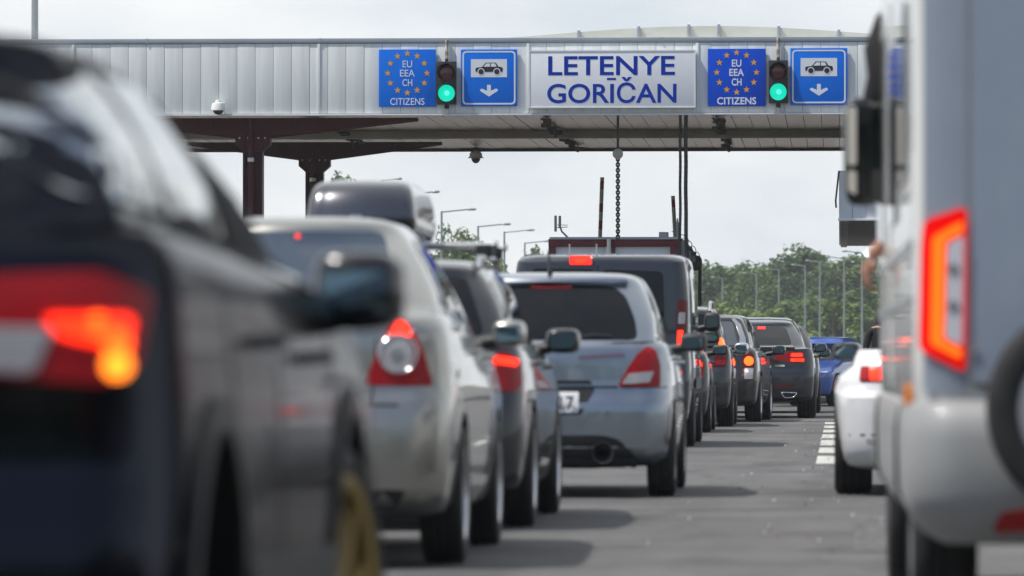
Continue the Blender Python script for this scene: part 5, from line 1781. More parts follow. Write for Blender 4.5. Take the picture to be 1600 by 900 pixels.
for px in (890, 932):
    u, z = loc(c, [(px, 398)], 0.3)[0]
    mb = MB(); mb.tube([(u, 0.35, 2.04), (u, 0.3, 2.04 + 0.13)], [0.012, 0.006], 6); mb.build('aerial', M['cam_white'], c.root)

# ---- small dark car tucked in front of the van
P = dict(L=4.0, W=0.85, H=1.48, floor=0.2, bump=(0.34, 0.5, 0.66), deck=[(0, 1.0), (0.4, 1.03), (2.0, 0.98), (2.9, 0.94), (3.2, 0.9), (4.0, 0.7)],
         roof=[(0.2, 1.42), (1.0, 1.48), (1.7, 1.48), (2.2, 1.43)], yrb=0.14, yrr=0.5, yfr=2.1, yfb=3.05, wr=0.62, wb=0.74, axles=(0.75, 3.25), r=0.31, rim=0.21, tw=0.2, style='multi', woff=0.0)
c = make_car('compact_car', 'low dark compact car tucked between van and roof-railed SUV', 'car', -2.5, 72.4, P, PT['dark'], GROUP)
lamp(c, [(0.5, 0.72), (0.76, 0.7), (0.80, 0.9), (0.62, 0.96)], M['lens_red'], lit=(('brake_lamp', [(0.6, 0.86), (0.76, 0.84), (0.76, 0.9), (0.63, 0.92)], M['lit_red']),))
panel(c, 'rear_window', [(-0.62, 1.07), (0.62, 1.07), (0.5, 1.38), (-0.5, 1.38)], 0, M['glass'], grid=0.09, rnd=0.05)
for nm_, poly in (('door_window', [(0.7, 1.08), (0.85, 1.35), (1.5, 1.38), (1.6, 1.05)]), ('door_window', [(1.66, 1.05), (1.58, 1.38), (2.05, 1.35), (2.7, 1.0)])):
    panel(c, nm_, poly, 90, M['glass'], grid=0.09, rnd=0.03, both=True)
rear_plate(c, 0, 0.8); windscreen(c); front_end(c, 0.58)
for s in (1, -1):
    wing_mirror(c, s * 0.93, 2.55, 1.06, 0.2, 0.14, s, M['plastic']); handle(c, 1.4, 0.9, s)

# ---- SUV with roof rails
P = dict(L=4.55, W=0.92, H=1.7, floor=0.24, bump=(0.4, 0.6, 0.76), deck=[(0, 1.1), (0.5, 1.13), (2.2, 1.1), (3.3, 1.06), (3.7, 1.02), (4.55, 0.84)],
         roof=[(0.2, 1.60), (1.0, 1.67), (2.0, 1.67), (2.7, 1.6)], yrb=0.1, yrr=0.36, yfr=2.5, yfb=3.55, wr=0.66, wb=0.80, axles=(0.9, 3.55), r=0.355, rim=0.235, tw=0.23, style='five', woff=0.0, floorz=0.2)
c = make_car('sport_utility_car', 'graphite SUV with silver roof rails and tall triangular lit tail light', 'SUV', -2.40, 78.6, P, PT['suv'], GROUP)
lamp(c, [(0.66, 0.84), (0.84, 0.84), (0.87, 1.0), (0.82, 1.24), (0.74, 1.27), (0.70, 1.05)], M['lens_dark'], lit=(('brake_lamp', [(0.715, 1.07), (0.855, 1.06), (0.815, 1.21), (0.76, 1.24)], M['lit_orange']), ('brake_lamp', [(0.68, 0.86), (0.83, 0.86), (0.84, 0.93), (0.69, 0.93)], M['lens_red'])))
panel(c, 'rear_window', [(-0.66, 1.16), (0.66, 1.16), (0.56, 1.56), (-0.56, 1.56)], 0, M['glass'], grid=0.09, rnd=0.05)
for nm_, poly in (('quarter_window', [(0.4, 1.18), (0.55, 1.52), (1.1, 1.55), (1.15, 1.17)]), ('door_window', [(1.22, 1.17), (1.17, 1.55), (1.8, 1.57), (1.9, 1.15)]), ('door_window', [(1.97, 1.15), (1.88, 1.57), (2.4, 1.53), (3.2, 1.1)])):
    panel(c, nm_, poly, 90, M['glass'], grid=0.09, rnd=0.03, both=True)
panel(c, 'bumper_trim', [(-0.8, 0.28), (0.8, 0.28), (0.86, 0.55), (-0.86, 0.55)], 0, M['plastic'], grid=0.09, rnd=0.03)
rear_plate(c, 0, 0.9); windscreen(c); front_end(c, 0.7)
for s in (1, -1):
    mb = MB(); mb.tube([(s * 0.6, 0.45, 1.60), (s * 0.6, 0.55, 1.70), (s * 0.6, 0.8, 1.735), (s * 0.6, 2.2, 1.74), (s * 0.6, 2.45, 1.70), (s * 0.6, 2.6, 1.6)], 0.022, 8); mb.build('roof_rail', M['alloy'], c.root, 60)
    wing_mirror(c, s * 1.0, 3.0, 1.09, 0.2, 0.17, s, M['chrome']); handle(c, 1.6, 1.0, s); handle(c, 2.6, 0.98, s)
panel(c, 'side_strip', [(1.2, 0.55), (3.2, 0.55), (3.2, 0.6), (1.2, 0.6)], 90, M['chrome'], off=0.012, grid=0.09, both=True)

SUV_ROOT = c.root
# ---- dark MPV with silver pillar and round lit lamp
P = dict(L=4.4, W=0.91, H=1.6, floor=0.24, bump=(0.38, 0.56, 0.72), deck=[(0, 1.08), (0.5, 1.1), (2.2, 1.06), (3.2, 1.02), (3.6, 0.98), (4.4, 0.8)],
         roof=[(0.2, 1.53), (0.9, 1.59), (1.8, 1.6), (2.6, 1.53)], yrb=0.1, yrr=0.42, yfr=2.4, yfb=3.45, wr=0.65, wb=0.79, axles=(0.9, 3.45), r=0.35, rim=0.23, tw=0.24, style='five', woff=0.0)
c = make_car('sport_utility_car', 'dark bronze SUV with bright silver pillar and round lit lamp', 'SUV', -2.12, 84.6, P, PT['mpv'], GROUP, R(-2.6))
lamp(c, loc(c, [(1161, 594), (1177, 594), (1179, 560), (1176, 551), (1163, 551), (1160, 560)]), M['lens_dark'], rnd=0.03,
     lit=(('brake_lamp', disc(*loc(c, [(1170, 564)])[0], 0.07), M['lit_orange']), ('reversing_lamp', loc(c, [(1163, 592), (1176, 592), (1177, 575), (1163, 575)]), M['lens_white'])))
panel(c, 'rear_window', [(-0.6, 1.14), (0.6, 1.14), (0.5, 1.5), (-0.5, 1.5)], 0, M['glass_grey'], grid=0.09, rnd=0.05)
panel(c, 'silver_pillar', [(0.62, 1.12), (0.72, 1.12), (0.70, 1.25), (0.62, 1.45), (0.52, 1.55), (0.48, 1.53), (0.56, 1.44), (0.62, 1.28)], 0, M['alloy'], off=0.012, grid=0.05, both=True)
for nm_, poly in (('quarter_window', [(0.5, 1.15), (0.66, 1.46), (1.1, 1.49), (1.15, 1.13)]), ('door_window', [(1.22, 1.13), (1.17, 1.49), (1.75, 1.5), (1.85, 1.1)]), ('door_window', [(1.92, 1.1), (1.83, 1.5), (2.3, 1.46), (3.1, 1.06)])):
    panel(c, nm_, poly, 90, M['glass'], grid=0.09, rnd=0.03, both=True)
panel(c, 'bumper_trim', [(-0.8, 0.28), (0.8, 0.28), (0.86, 0.62), (-0.86, 0.62)], 0, M['plastic'], grid=0.09, rnd=0.03)
rear_plate(c, 0, 0.86); windscreen(c); front_end(c, 0.66)
for s in (1, -1):
    wing_mirror(c, s * 1.06, 2.9, 1.075, 0.2, 0.15, s, M['gloss_black']); handle(c, 1.55, 0.98, s); handle(c, 2.5, 0.96, s)

# ---- storm grey coupe SUV
P = dict(L=4.7, W=0.945, H=1.6, floor=0.26, bump=(0.38, 0.56, 0.72), deck=[(0, 1.08), (0.35, 1.11), (2.2, 1.1), (3.3, 1.06), (3.7, 1.02), (4.7, 0.84)],
         roof=[(0.8, 1.51), (1.5, 1.58), (2.2, 1.60), (2.8, 1.55)], yrb=0.2, yrr=0.86, yfr=2.6, yfb=3.65, wr=0.60, wb=0.78, axles=(0.9, 3.75), r=0.375, rim=0.255, tw=0.29, style='five', rim_mat=M['dark_alloy'],
         rear=[0.22, 0.1, 0.0, 0.0, 0.05, 0.06, 0.05], shoulder=0.05, woff=0.0, rx=0.3, ry=0.22, cb=0.1)
c = make_car('sport_utility_car', 'storm grey coupe SUV with slim lit light bar and chrome exhaust trim', 'SUV', -1.33, 90.0, P, PT['coupe'], GROUP)
lamp(c, loc(c, [(1209, 562), (1240, 566), (1258, 566), (1257, 552), (1236, 549), (1213, 553)], 0.1), M['lens_red'], rnd=0.015,
     lit=(('brake_lamp', loc(c, [(1236, 565), (1257, 565), (1257, 560), (1236, 560)], 0.1), M['lit_hot']), ('brake_lamp', loc(c, [(1236, 557.5), (1255, 557.5), (1254, 552), (1237, 552)], 0.1), M['lit_hot'])))
panel(c, 'rear_window', [(-0.58, 1.17), (0.58, 1.17), (0.47, 1.45), (-0.47, 1.45)], 0, M['glass'], grid=0.07, rnd=0.06)
panel(c, 'high_brake_light', loc(c, [(1184, 515), (1196, 515), (1196, 511), (1184, 511)], 0.9), 0, M['lit_red'], off=0.012, grid=0.04)
panel(c, 'tail_spoiler', [(-0.62, 1.10), (0.62, 1.10), (0.58, 1.13), (-0.58, 1.13)], 0, PT['coupe'], off=0.03, grid=0.06)
panel(c, 'bumper_trim', [(-0.72, 0.29), (0.72, 0.29), (0.80, 0.48), (-0.80, 0.48)], 0, M['plastic'], grid=0.07, rnd=0.05)
for s in (1, -1):
    o_ = [(0.40, 0.415), (0.66, 0.405), (0.60, 0.335), (0.46, 0.325)]
    mb = MB(); pts = fillet([(s * u, z) for u, z in o_], 0.03)
    mb.tube([(u, -0.01 + 0.12 * abs(u), z) for u, z in pts + pts[:1]], 0.011, 6, caps=False); mb.build('exhaust_trim', M['chrome'], c.root, 60)
    wing_mirror(c, s * 1.02, 2.95, 1.12, 0.2, 0.15, s, M['gloss_black']); handle(c, 1.6, 0.98, s); handle(c, 2.6, 0.97, s)
panel(c, 'reflector', [(0.02, 0.50), (0.62, 0.50), (0.62, 0.53), (0.02, 0.53)], 0, M['lens_dark'], off=0.004, grid=0.06)
panel(c, 'chrome_badge', loc(c, [(1211, 573), (1226, 573), (1226, 570), (1211, 570)], 0.05), 0, M['chrome'], off=0.005, grid=0.05)
for nm_, poly in (('door_window', [(1.0, 1.17), (1.35, 1.44), (1.8, 1.5), (1.9, 1.16)]), ('door_window', [(1.97, 1.155), (1.88, 1.505), (2.5, 1.49), (3.3, 1.12)])):
    panel(c, nm_, poly, 90, M['glass'], grid=0.07, rnd=0.03, both=True)
panel(c, 'window_trim', [(0.7, 1.14), (3.35, 1.085), (3.35, 1.10), (0.7, 1.155)], 90, M['chrome'], grid=0.07, both=True)
rear_plate(c, 0, 0.62); windscreen(c); front_end(c, 0.68)

# ---- dark car ahead of the coupe SUV
P = dict(L=4.4, W=0.9, H=1.5, floor=0.2, bump=(0.36, 0.54, 0.7), deck=[(0, 1.02), (0.5, 1.04), (2.2, 1.0), (3.2, 0.96), (3.6, 0.92), (4.4, 0.72)],
         roof=[(0.5, 1.46), (1.2, 1.54), (2.0, 1.54), (2.6, 1.47)], yrb=0.2, yrr=0.7, yfr=2.4, yfb=3.5, wr=0.62, wb=0.78, axles=(0.9, 3.55), r=0.33, rim=0.22, tw=0.21, style='ten', woff=0.0)
c = make_car('family_car', 'dark car whose pillar and mirror show past the coupe SUV', 'car', -1.24, 98.6, P, PT['suv'], GROUP)
lamp(c, [(0.5, 0.8), (0.82, 0.8), (0.85, 0.95), (0.55, 0.97)], M['lens_red'])
panel(c, 'rear_window', [(-0.62, 1.09), (0.62, 1.09), (0.5, 1.42), (-0.5, 1.42)], 0, M['glass'], grid=0.09, rnd=0.05)
for nm_, poly in (('door_window', [(0.7, 1.09), (1.0, 1.4), (1.7, 1.45), (1.8, 1.06)]), ('door_window', [(1.86, 1.06), (1.78, 1.45), (2.3, 1.42), (3.1, 1.02)])):
    panel(c, nm_, poly, 90, M['glass'], grid=0.09, rnd=0.03, both=True)
rear_plate(c, 0, 0.8); windscreen(c); front_end(c, 0.6)
for s in (1, -1):
    wing_mirror(c, s * 0.98, 2.95, 1.05, 0.19, 0.15, s, M['gloss_black'])

# ---- blue car at the next booth
P = dict(L=3.9, W=0.84, H=1.4, floor=0.2, bump=(0.34, 0.5, 0.66), deck=[(0, 0.92), (0.4, 0.95), (1.8, 0.92), (2.6, 0.9), (2.9, 0.86), (3.9, 0.68)],
         roof=[(0.3, 1.3), (1.0, 1.37), (1.7, 1.37), (2.2, 1.31)], yrb=0.16, yrr=0.6, yfr=2.05, yfb=2.95, wr=0.58, wb=0.73, axles=(0.72, 3.1), r=0.30, rim=0.2, tw=0.19, style='five', woff=0.0)
c = make_car('compact_car', 'bright blue compact car facing the queue past the coupe SUV', 'car', 0.02, 116.0, P, PT['blue'], None, math.pi - R(16))
lamp(c, [(0.5, 0.68), (0.76, 0.68), (0.80, 0.84), (0.56, 0.88)], M['lens_white'])
panel(c, 'rear_window', [(-0.62, 0.99), (0.62, 0.99), (0.48, 1.29), (-0.48, 1.29)], 0, M['glass_grey'], grid=0.09, rnd=0.05)
for nm_, poly in (('quarter_window', [(0.5, 0.99), (0.75, 1.25), (1.2, 1.28), (1.25, 0.98)]), ('door_window', [(1.31, 0.98), (1.27, 1.28), (2.0, 1.26), (2.6, 0.95)])):
    panel(c, nm_, poly, 90, M['glass_grey'], grid=0.09, rnd=0.03, both=True)
panel(c, 'bumper_trim', [(-0.8, 0.50), (0.8, 0.50), (0.8, 0.54), (-0.8, 0.54)], 0, M['plastic'], off=0.01, grid=0.09)
rear_plate(c, 0, 0.72); windscreen(c); front_end(c, 0.56)
for s in (1, -1):
    wing_mirror(c, s * 0.92, 2.5, 0.99, 0.18, 0.13, s, M['gloss_black'])

# ---- white coupe beside the camper
P = dict(L=4.25, W=0.92, H=1.3, floor=0.18, bump=(0.32, 0.52, 0.68), deck=[(0, 0.99), (0.3, 1.01), (1.0, 1.0), (2.2, 0.93), (2.8, 0.9), (3.3, 0.84), (4.25, 0.62)],
         roof=[(1.0, 1.2), (1.6, 1.29), (2.1, 1.3), (2.5, 1.25)], yrb=0.55, yrr=1.3, yfr=2.25, yfb=3.0, wr=0.46, wb=0.62, axles=(0.86, 3.4), r=0.335, rim=0.25, tw=0.26, style='five', rim_mat=M['dark_alloy'],
         rear=[0.24, 0.12, 0.0, 0.0, 0.06, 0.10, 0.20], shoulder=0.14, shin=0.10, flare=0.035, woff=0.02, rx=0.32, ry=0.22, cb=0.1)
c = make_car('coupe_car', 'white coupe with swollen rear wing half hidden behind the camper', 'car', 0.905, 39.1, P, PT['white'])
lamp(c, [(-x, z) for x, z in loc(c, [(1343, 597), (1402, 597), (1402, 572), (1345, 573)], 0.2)], M['lens_dark'], rnd=0.02, az=0,
     lit=(('brake_lamp', [(-x, z) for x, z in loc(c, [(1359, 594), (1384, 594), (1384, 574), (1359, 574)], 0.2)], M['lit_hot']), ('indicator', [(-x, z) for x, z in loc(c, [(1345, 595), (1357, 595), (1357, 575), (1346, 575)], 0.2)], M['lens_red'])))
panel(c, 'bumper_trim', [(-0.62, 0.24), (0.62, 0.24), (0.74, 0.40), (-0.74, 0.40)], 0, mat('grey_plastic', (0.35, 0.35, 0.36), 0.5), grid=0.08, rnd=0.04)
panel(c, 'bumper_seam', [(-0.84, 0.415), (0.84, 0.415), (0.84, 0.43), (-0.84, 0.43)], 0, M['plastic'], off=0.002, grid=0.08)
panel(c, 'reflector', [(0.5, 0.60), (0.66, 0.60), (0.66, 0.63), (0.5, 0.63)], 0, M['lens_red'], grid=0.05, both=True)
panel(c, 'rear_window', [(-0.45, 1.06), (0.45, 1.06), (0.36, 1.24), (-0.36, 1.24)], 0, M['glass'], grid=0.07, rnd=0.04)
panel(c, 'door_window', [(1.15, 1.02), (1.5, 1.2), (2.15, 1.21), (2.8, 0.97)], 90, M['glass'], grid=0.07, rnd=0.03, both=True)
rear_plate(c, 0, 0.7); windscreen(c); front_end(c, 0.52)
for s in (1, -1):
    wing_mirror(c, s * 0.86, 2.6, 1.0, 0.19, 0.13, s, M['plastic'])

# ---- unseen dark SUVs just out of frame, added to darken reflections in the paintwork
for (x_, y_, lab) in ((-2.06, 2.3, 'unseen graphite SUV added behind the black crossover to darken reflections'), (1.42, 5.0, 'unseen graphite SUV added behind the camper to darken reflections')):
    r_ = copy_tree(SUV_ROOT)
    r_.location = (x_, y_, 0)
    r_['label'] = lab

# ---- the white and grey camper
CY = 18.0
CR_Z = R(0.55)
camper = Car()
M['camper_white'] = noisy(mat('camper_white', (0.68, 0.68, 0.66), 0.25, 0, 0.6), amount=0.08, nscale=1.5)
M['camper_grey'] = noisy(mat('camper_grey', (0.38, 0.44, 0.53), 0.35, 0.25, 0.5), amount=0.06, nscale=1.5)
M['camper_dark'] = noisy(mat('camper_dark_grey', (0.34, 0.385, 0.455), 0.4, 0.2, 0.4), amount=0.08, nscale=2)
M['camper_bumper'] = noisy(mat('camper_bumper', (0.33, 0.335, 0.335), 0.55, 0.1, 0.1), amount=0.08, nscale=2)
HWID = 1.12
CX = 0.235 + HWID
camper.root = thing('camper_van', (CX, CY, 0), 'tall white and grey camper with C-shaped lit tail light and spare wheel', 'camper', None, CR_Z)
camper.X, camper.Y, camper.P = CX, CY, None


def crow(w, yr, yf, z, rx=0.10, ry=0.10, fx=0.3, fy=0.3, cb=0.02, cf=0.1):
    return [(x, y, z) for x, y in outline(w, yr, yf, rx, ry, fx, fy, cb, cf, 0.0)]


rows = [crow(HWID - 0.06, 0.14, 6.7, 0.74), crow(HWID - 0.012, 0.05, 6.85, 0.78), crow(HWID, 0.03, 6.95, 0.95), crow(HWID, 0.03, 7.0, 1.5), crow(HWID, 0.03, 6.8, 2.2), crow(HWID - 0.01, 0.03, 6.5, 2.72), crow(HWID - 0.07, 0.09, 6.3, 2.83), crow(HWID - 0.3, 0.3, 6.0, 2.86)]
mb = loft(rows, [2, 2, 2, 2, 2, 3, 2])
me = mb.mesh('body', [M['camper_white'], M['under']], 0)
bm = bmesh.new(); bm.from_mesh(me); camper.bvh = BVHTree.FromBMesh(bm); bm.free()
shade(me, 30)
camper.body = link('body', me, camper.root)
# lower skirt and bumper
rows = [crow(HWID - 0.1, 0.12, 6.7, 0.36), crow(HWID - 0.03, 0.03, 6.85, 0.40, rx=0.2, ry=0.2), crow(HWID + 0.025, -0.06, 6.95, 0.52, rx=0.2, ry=0.2), crow(HWID + 0.028, -0.065, 6.95, 0.70, rx=0.18, ry=0.18), crow(HWID + 0.01, -0.02, 6.95, 0.80, rx=0.14, ry=0.14), crow(HWID - 0.04, 0.02, 6.9, 0.82, rx=0.12, ry=0.12)]
mb = loft(rows, [2, 3, 2, 2, 1])
me = mb.mesh('bumper', [M['camper_bumper'], M['under']], 0)
bm = bmesh.new(); bm.from_mesh(me); skirt = Car(); skirt.bvh = BVHTree.FromBMesh(bm); skirt.root = camper.root; bm.free()
me = boolean_cut(me, [(min(s * 0.8, s * 1.4), max(s * 0.8, s * 1.4), ya, 0.38, 0.42) for ya in (1.55, 5.75) for s in (1, -1)])
shade(me, 32)
bump_o = link('bumper', me, camper.root)


def cl(pts, yl=0.05):
    out = []
    for px, py in pts:
        p = at(px, py, CY + yl)
        v = Matrix.Rotation(-CR_Z, 3, 'Z') @ (p - Vector((CX, CY, 0)))
        out.append((v.x, v.z))
    return out


panel(camper, 'rear_wall', [(-0.99, 0.87), (0.93, 0.87), (0.93, 2.70), (-0.93, 2.70)] if False else [(-0.935, 0.87), (0.935, 0.87), (0.935, 2.70), (-0.935, 2.70)], 0, M['camper_grey'], off=0.012, grid=0.2, rnd=0.02)
x0, x1 = cl([(1446, 300)])[0][0], cl([(1511, 300)])[0][0]
for mir in (False, True):
    s = -1 if mir else 1
    panel(camper, 'corner_panel', [(x0, 0.845), (x1, 0.845), (x1, 2.70), (x0, 2.70)], 0, M['camper_dark'], off=0.010, grid=0.12, rnd=0.015, mirror=mir)
tl_ = panel(camper, 'tail_light', cl([(1447, 345), (1511, 322), (1509, 583), (1443, 548)]), 0, M['lit_red'], off=0.022, grid=0.05, rnd=0.03, both=True)
M['clear_white'] = mat('clear_lens_white', (0.72, 0.72, 0.76), 0.15, 0, 0.5)
M['bar_orange'] = mat('bar_orange', (0.5, 0.1, 0.01), 0.2, emit=(1, 0.15, 0.006), estr=1.05)
M['camper_red'] = mat('camper_red_glow', (0.5, 0.004, 0.004), 0.3, spec=0.1, emit=(1, 0.004, 0.003), estr=0.5)
for o in tl_: o.data.materials.clear(); o.data.materials.append(M['camper_red'])
for i, o in enumerate(tl_):
    for poly in ([(1460, 372), (1478, 362), (1478, 545), (1458, 530)], ):
        panel(camper, 'light_bar', cl([(1461, 371), (1504, 345), (1505, 362), (1477, 376), (1474, 532), (1503, 546), (1501, 562), (1458, 537)]), 0, M['bar_orange'], off=0.028, skirt=0.0, grid=0.04, parent=o, mirror=bool(i), rnd=0.012)
    panel(camper, 'reversing_lamp', cl([(1480, 381), (1506, 368), (1503, 541), (1477, 528)]), 0, M['clear_white'], off=0.03, skirt=0.0, grid=0.05, parent=o, mirror=bool(i), rnd=0.01)
    for yy in (420, 478):
        panel(camper, 'bulb', disc(*cl([(1489, yy)])[0], 0.018), 0, M['grey_metal'], off=0.034, skirt=0.0, grid=0.03, parent=o, mirror=bool(i))
for mir in (False, True):
    panel(skirt, 'reflector', cl([(1550, 828), (1640, 826), (1640, 790), (1562, 800)]), 0, M['lens_red'], off=0.012, grid=0.05, rnd=0.02, mirror=mir)
panel(camper, 'rear_badge', disc(*cl([(1522, 549)])[0], 0.012), 0, M['chrome'], off=0.02, grid=0.02)
panel(camper, 'rear_window', [(-0.45, 1.55), (0.55, 1.55), (0.55, 2.15), (-0.45, 2.15)], 0, M['glass'], off=0.02, grid=0.12, rnd=0.06)
panel(skirt, 'number_plate', [(0.0, 0.55), (0.52, 0.55), (0.52, 0.66), (0.0, 0.66)], 0, M['plate'], off=0.012, grid=0.1, rnd=0.01)
panel(camper, 'wall_seam', [(-0.93, 0.86), (0.93, 0.86), (0.93, 0.868), (-0.93, 0.868)], 0, M['under'], off=0.016, grid=0.1)
# spare wheel on the back
hub, tyre, rim = wheel_meshes(0.335, 0.2, 0.235, 'multi', M['alloy'])
sx, sz = cl([(1712, 640)], -0.25)[0]
o = link('spare_wheel', hub, camper.root); o.location = (sx, -0.14, sz); o.rotation_euler = (0, 0, -math.pi / 2)
link('tyre', tyre, o)
mb = MB(); mb.lathe([(0.06, 0.25), (0.095, 0.24), (0.11, 0.16), (0.115, 0.001)], n=40, caps=False); mb.build('wheel_cover', mat('wheel_cover', (0.36, 0.36, 0.39), 0.35, 0.4), o, 60)
mb = MB(); mb.box((sx, -0.02, sz), (0.25, 0.14, 0.25), 0, 0.02); mb.build('carrier', M['plastic'], camper.root)
# side: windows, mouldings, marker lamp
for poly in ([(1.1, 1.55), (2.3, 1.55), (2.3, 2.15), (1.1, 2.15)], [(2.8, 1.45), (3.7, 1.45), (3.7, 2.1), (2.8, 2.1)], [(5.0, 1.42), (6.45, 1.42), (6.25, 2.25), (5.0, 2.25)]):
    panel(camper, 'side_window', poly, 90, M['glass_grey'], off=0.012, grid=0.15, rnd=0.06, both=True)
panel(camper, 'door', [(3.95, 0.84), (4.75, 0.84), (4.75, 2.35), (3.95, 2.35)], 90, M['camper_white'], off=0.008, grid=0.2, rnd=0.05, both=True)
for z in (1.12, 1.3):
    panel(camper, 'moulding', [(0.25, z), (6.5, z), (6.5, z + 0.03), (0.25, z + 0.03)], 90, M['alloy'], off=0.010, grid=0.3, both=True)
for mir in (False, True):
    mb = MB(); s = -1 if mir else 1
    mb.box((-s * (HWID + 0.008), 0.55, 0.83), (0.03, 0.09, 0.075), 0, 0.008); mb.build('side_marker', M['amber'], camper.root)
panel(camper, 'windscreen', [(-0.9, 1.35), (0.9, 1.35), (0.82, 2.2), (-0.82, 2.2)], 180, M['glass'], grid=0.12, rnd=0.08)
panel(camper, 'headlight', [(0.62, 0.95), (0.95, 0.95), (0.95, 1.12), (0.62, 1.12)], 180, M['lens_white'], grid=0.08, rnd=0.03, both=True)
for ya in (1.55, 5.75):
    for s in (1, -1):
        add_wheel(camper.root, s * 0.99, ya, 0.36, 0.22, 0.22, 'ten', M['alloy'])
mb = MB(); mb.box((0, 3.4, 0.42), (1.6, 6.4, 0.1), 0, 0.02); mb.build('chassis', M['under'], camper.root)
# hanging bus mirrors
mL = camper.root.matrix_basis.inverted() if False else None


def camper_local(p):
    return Matrix.Rotation(-CR_Z, 3, 'Z') @ (p - Vector((CX, CY, 0)))


for s in (1, -1):
    q = [camper_local(at(px, py, 24.6)) for px, py in ((1348, 237), (1384, 60), (1378, 125), (1362, 160))]
    def fx(v): return Vector((v.x * s, v.y, v.z))
    mb = MB()
    mb.ell(fx(q[0]), (0.085, 0.075, 0.235), 22, 14, 0, 0.5)
    o = mb.build('wing_mirror', M['gloss_black'], camper.root, 50)
    mb = MB()
    top, jn, lowp = fx(q[1]), fx(q[2]), fx(q[3])
    mb.tube([top + Vector((0.10 * s, 0.25, 0.02)), top + Vector((0.02 * s, 0.05, 0.06)), top + Vector((-0.01 * s, 0, -0.06)), jn, lowp, lowp + Vector((-0.01 * s, 0, -0.06))], [0.05, 0.075, 0.085, 0.065, 0.042, 0.035], 12)
    mb.build('mirror_arm', M['under'], o, 60)
    mb = MB()
    g = fillet([(-0.02, -0.08), (0.066, -0.08), (0.066, 0.19), (-0.02, 0.19)], 0.02)
    mb.prism([(q[0].x * s + u * s, q[0].z + v) for u, v in g], q[0].y - 0.082, q[0].y - 0.074)
    g = fillet([(-0.066, -0.06), (-0.028, -0.06), (-0.028, 0.19), (-0.066, 0.19)], 0.012)
    mb.prism([(q[0].x * s + u * s, q[0].z + v) for u, v in g], q[0].y - 0.082, q[0].y - 0.074, mi=1)
    g = fillet([(-0.066, -0.17), (-0.028, -0.19), (-0.028, -0.085), (-0.066, -0.085)], 0.012)
    mb.prism([(q[0].x * s + u * s, q[0].z + v) for u, v in g], q[0].y - 0.082, q[0].y - 0.074, mi=1)
    mb.build('mirror_glass', [mat('dim_mirror', (0.05, 0.06, 0.065), 0.03, 1.0), mat('mirror_rim', (0.6, 0.56, 0.5), 0.3)], o, 30)

# ================================================================== PEOPLE
M['skin'] = mat('skin', (0.42, 0.21, 0.14), 0.5)
M['black_cloth'] = noisy(mat('black_cloth', (0.012, 0.012, 0.014), 0.85), amount=0.3, nscale=20)
M['jeans'] = noisy(mat('dark_trousers', (0.02, 0.022, 0.03), 0.85), amount=0.3, nscale=20)
M['hair'] = mat('dark_hair', (0.025, 0.02, 0.018), 0.6)


def skin_body(name, joints, edges, rad, root_key, sub_levels=2):
    keys = list(joints)
    idx = {k: i for i, k in enumerate(keys)}
    me = bpy.data.meshes.new(name)
    me.from_pydata([joints[k] for k in keys], [(idx[a], idx[b_]) for a, b_ in edges], [])
    o = bpy.data.objects.new('tmp', me)
    COL.objects.link(o)
    o.modifiers.new('skin', 'SKIN').use_smooth_shade = True
    sk = me.skin_vertices[0].data
    for k in keys:
        r = rad[k]
        sk[idx[k]].radius = (r, r) if not isinstance(r, tuple) else r
        sk[idx[k]].use_root = k == root_key
    m = o.modifiers.new('sub', 'SUBSURF'); m.levels = m.render_levels = sub_levels
    bpy.context.view_layer.update()
    res = bpy.data.meshes.new_from_object(o.evaluated_get(bpy.context.evaluated_depsgraph_get()))
    bpy.data.objects.remove(o)
    res.name = name
    return res


def hand(J, E, Rr, pre, wrist, fwd, side, curl, s=1.0):
    """five unequal fingers growing from the palm; fwd: along the fingers, side: towards the thumb, curl: palm side"""
    w = Vector(wrist)
    J[pre + 'palm'] = w + fwd * 0.055 * s; Rr[pre + 'palm'] = (0.03 * s, 0.03 * s); E.append((pre + 'wrist', pre + 'palm'))
    for i, (off, ln) in enumerate(((0.03, 0.075), (0.01, 0.085), (-0.01, 0.078), (-0.028, 0.06))):
        a = w + fwd * 0.085 * s + side * off * s
        b_ = a + fwd * ln * 0.5 * s + curl * 0.012 * s
        e = b_ + fwd * ln * 0.25 * s + curl * ln * 0.45 * s
        for n_, p, r in (('a', a, 0.0095), ('b', b_, 0.0085), ('c', e, 0.007)):
            J[f'{pre}f{i}{n_}'] = p; Rr[f'{pre}f{i}{n_}'] = (r * s, r * s)
        E += [(pre + 'palm', f'{pre}f{i}a'), (f'{pre}f{i}a', f'{pre}f{i}b'), (f'{pre}f{i}b', f'{pre}f{i}c')]
    a = w + fwd * 0.03 * s + side * 0.035 * s
    b_ = a + (fwd * 0.6 + side * 0.8) * 0.03 * s
    e = b_ + (fwd * 0.9 + curl * 0.5) * 0.03 * s
    for n_, p, r in (('a', a, 0.012), ('b', b_, 0.01), ('c', e, 0.008)):
        J[f'{pre}t{n_}'] = p; Rr[f'{pre}t{n_}'] = (r * s, r * s)
    E += [(pre + 'palm', pre + 'ta'), (pre + 'ta', pre + 'tb'), (pre + 'tb', pre + 'tc')]


def head_parts(root, c, s=1.0, face=Vector((0, 1, 0))):
    """hair cap as a child mesh"""
    mb = MB()
    mb.ell(c + Vector((0, 0, 0.0)) - face * 0.026, (0.094, 0.10, 0.145), 18, 12)
    return mb.build('hair', M['hair'], root, 80)


# person standing beyond the white coupe
Yp = 84.0
px_ = at(1377, 560, Yp).x
person = thing('person', (px_, Yp, 0), 'person in black shirt standing beyond the white coupe', 'person')
V3 = lambda *a: Vector(a)
J, E, Rr = {}, [], {}


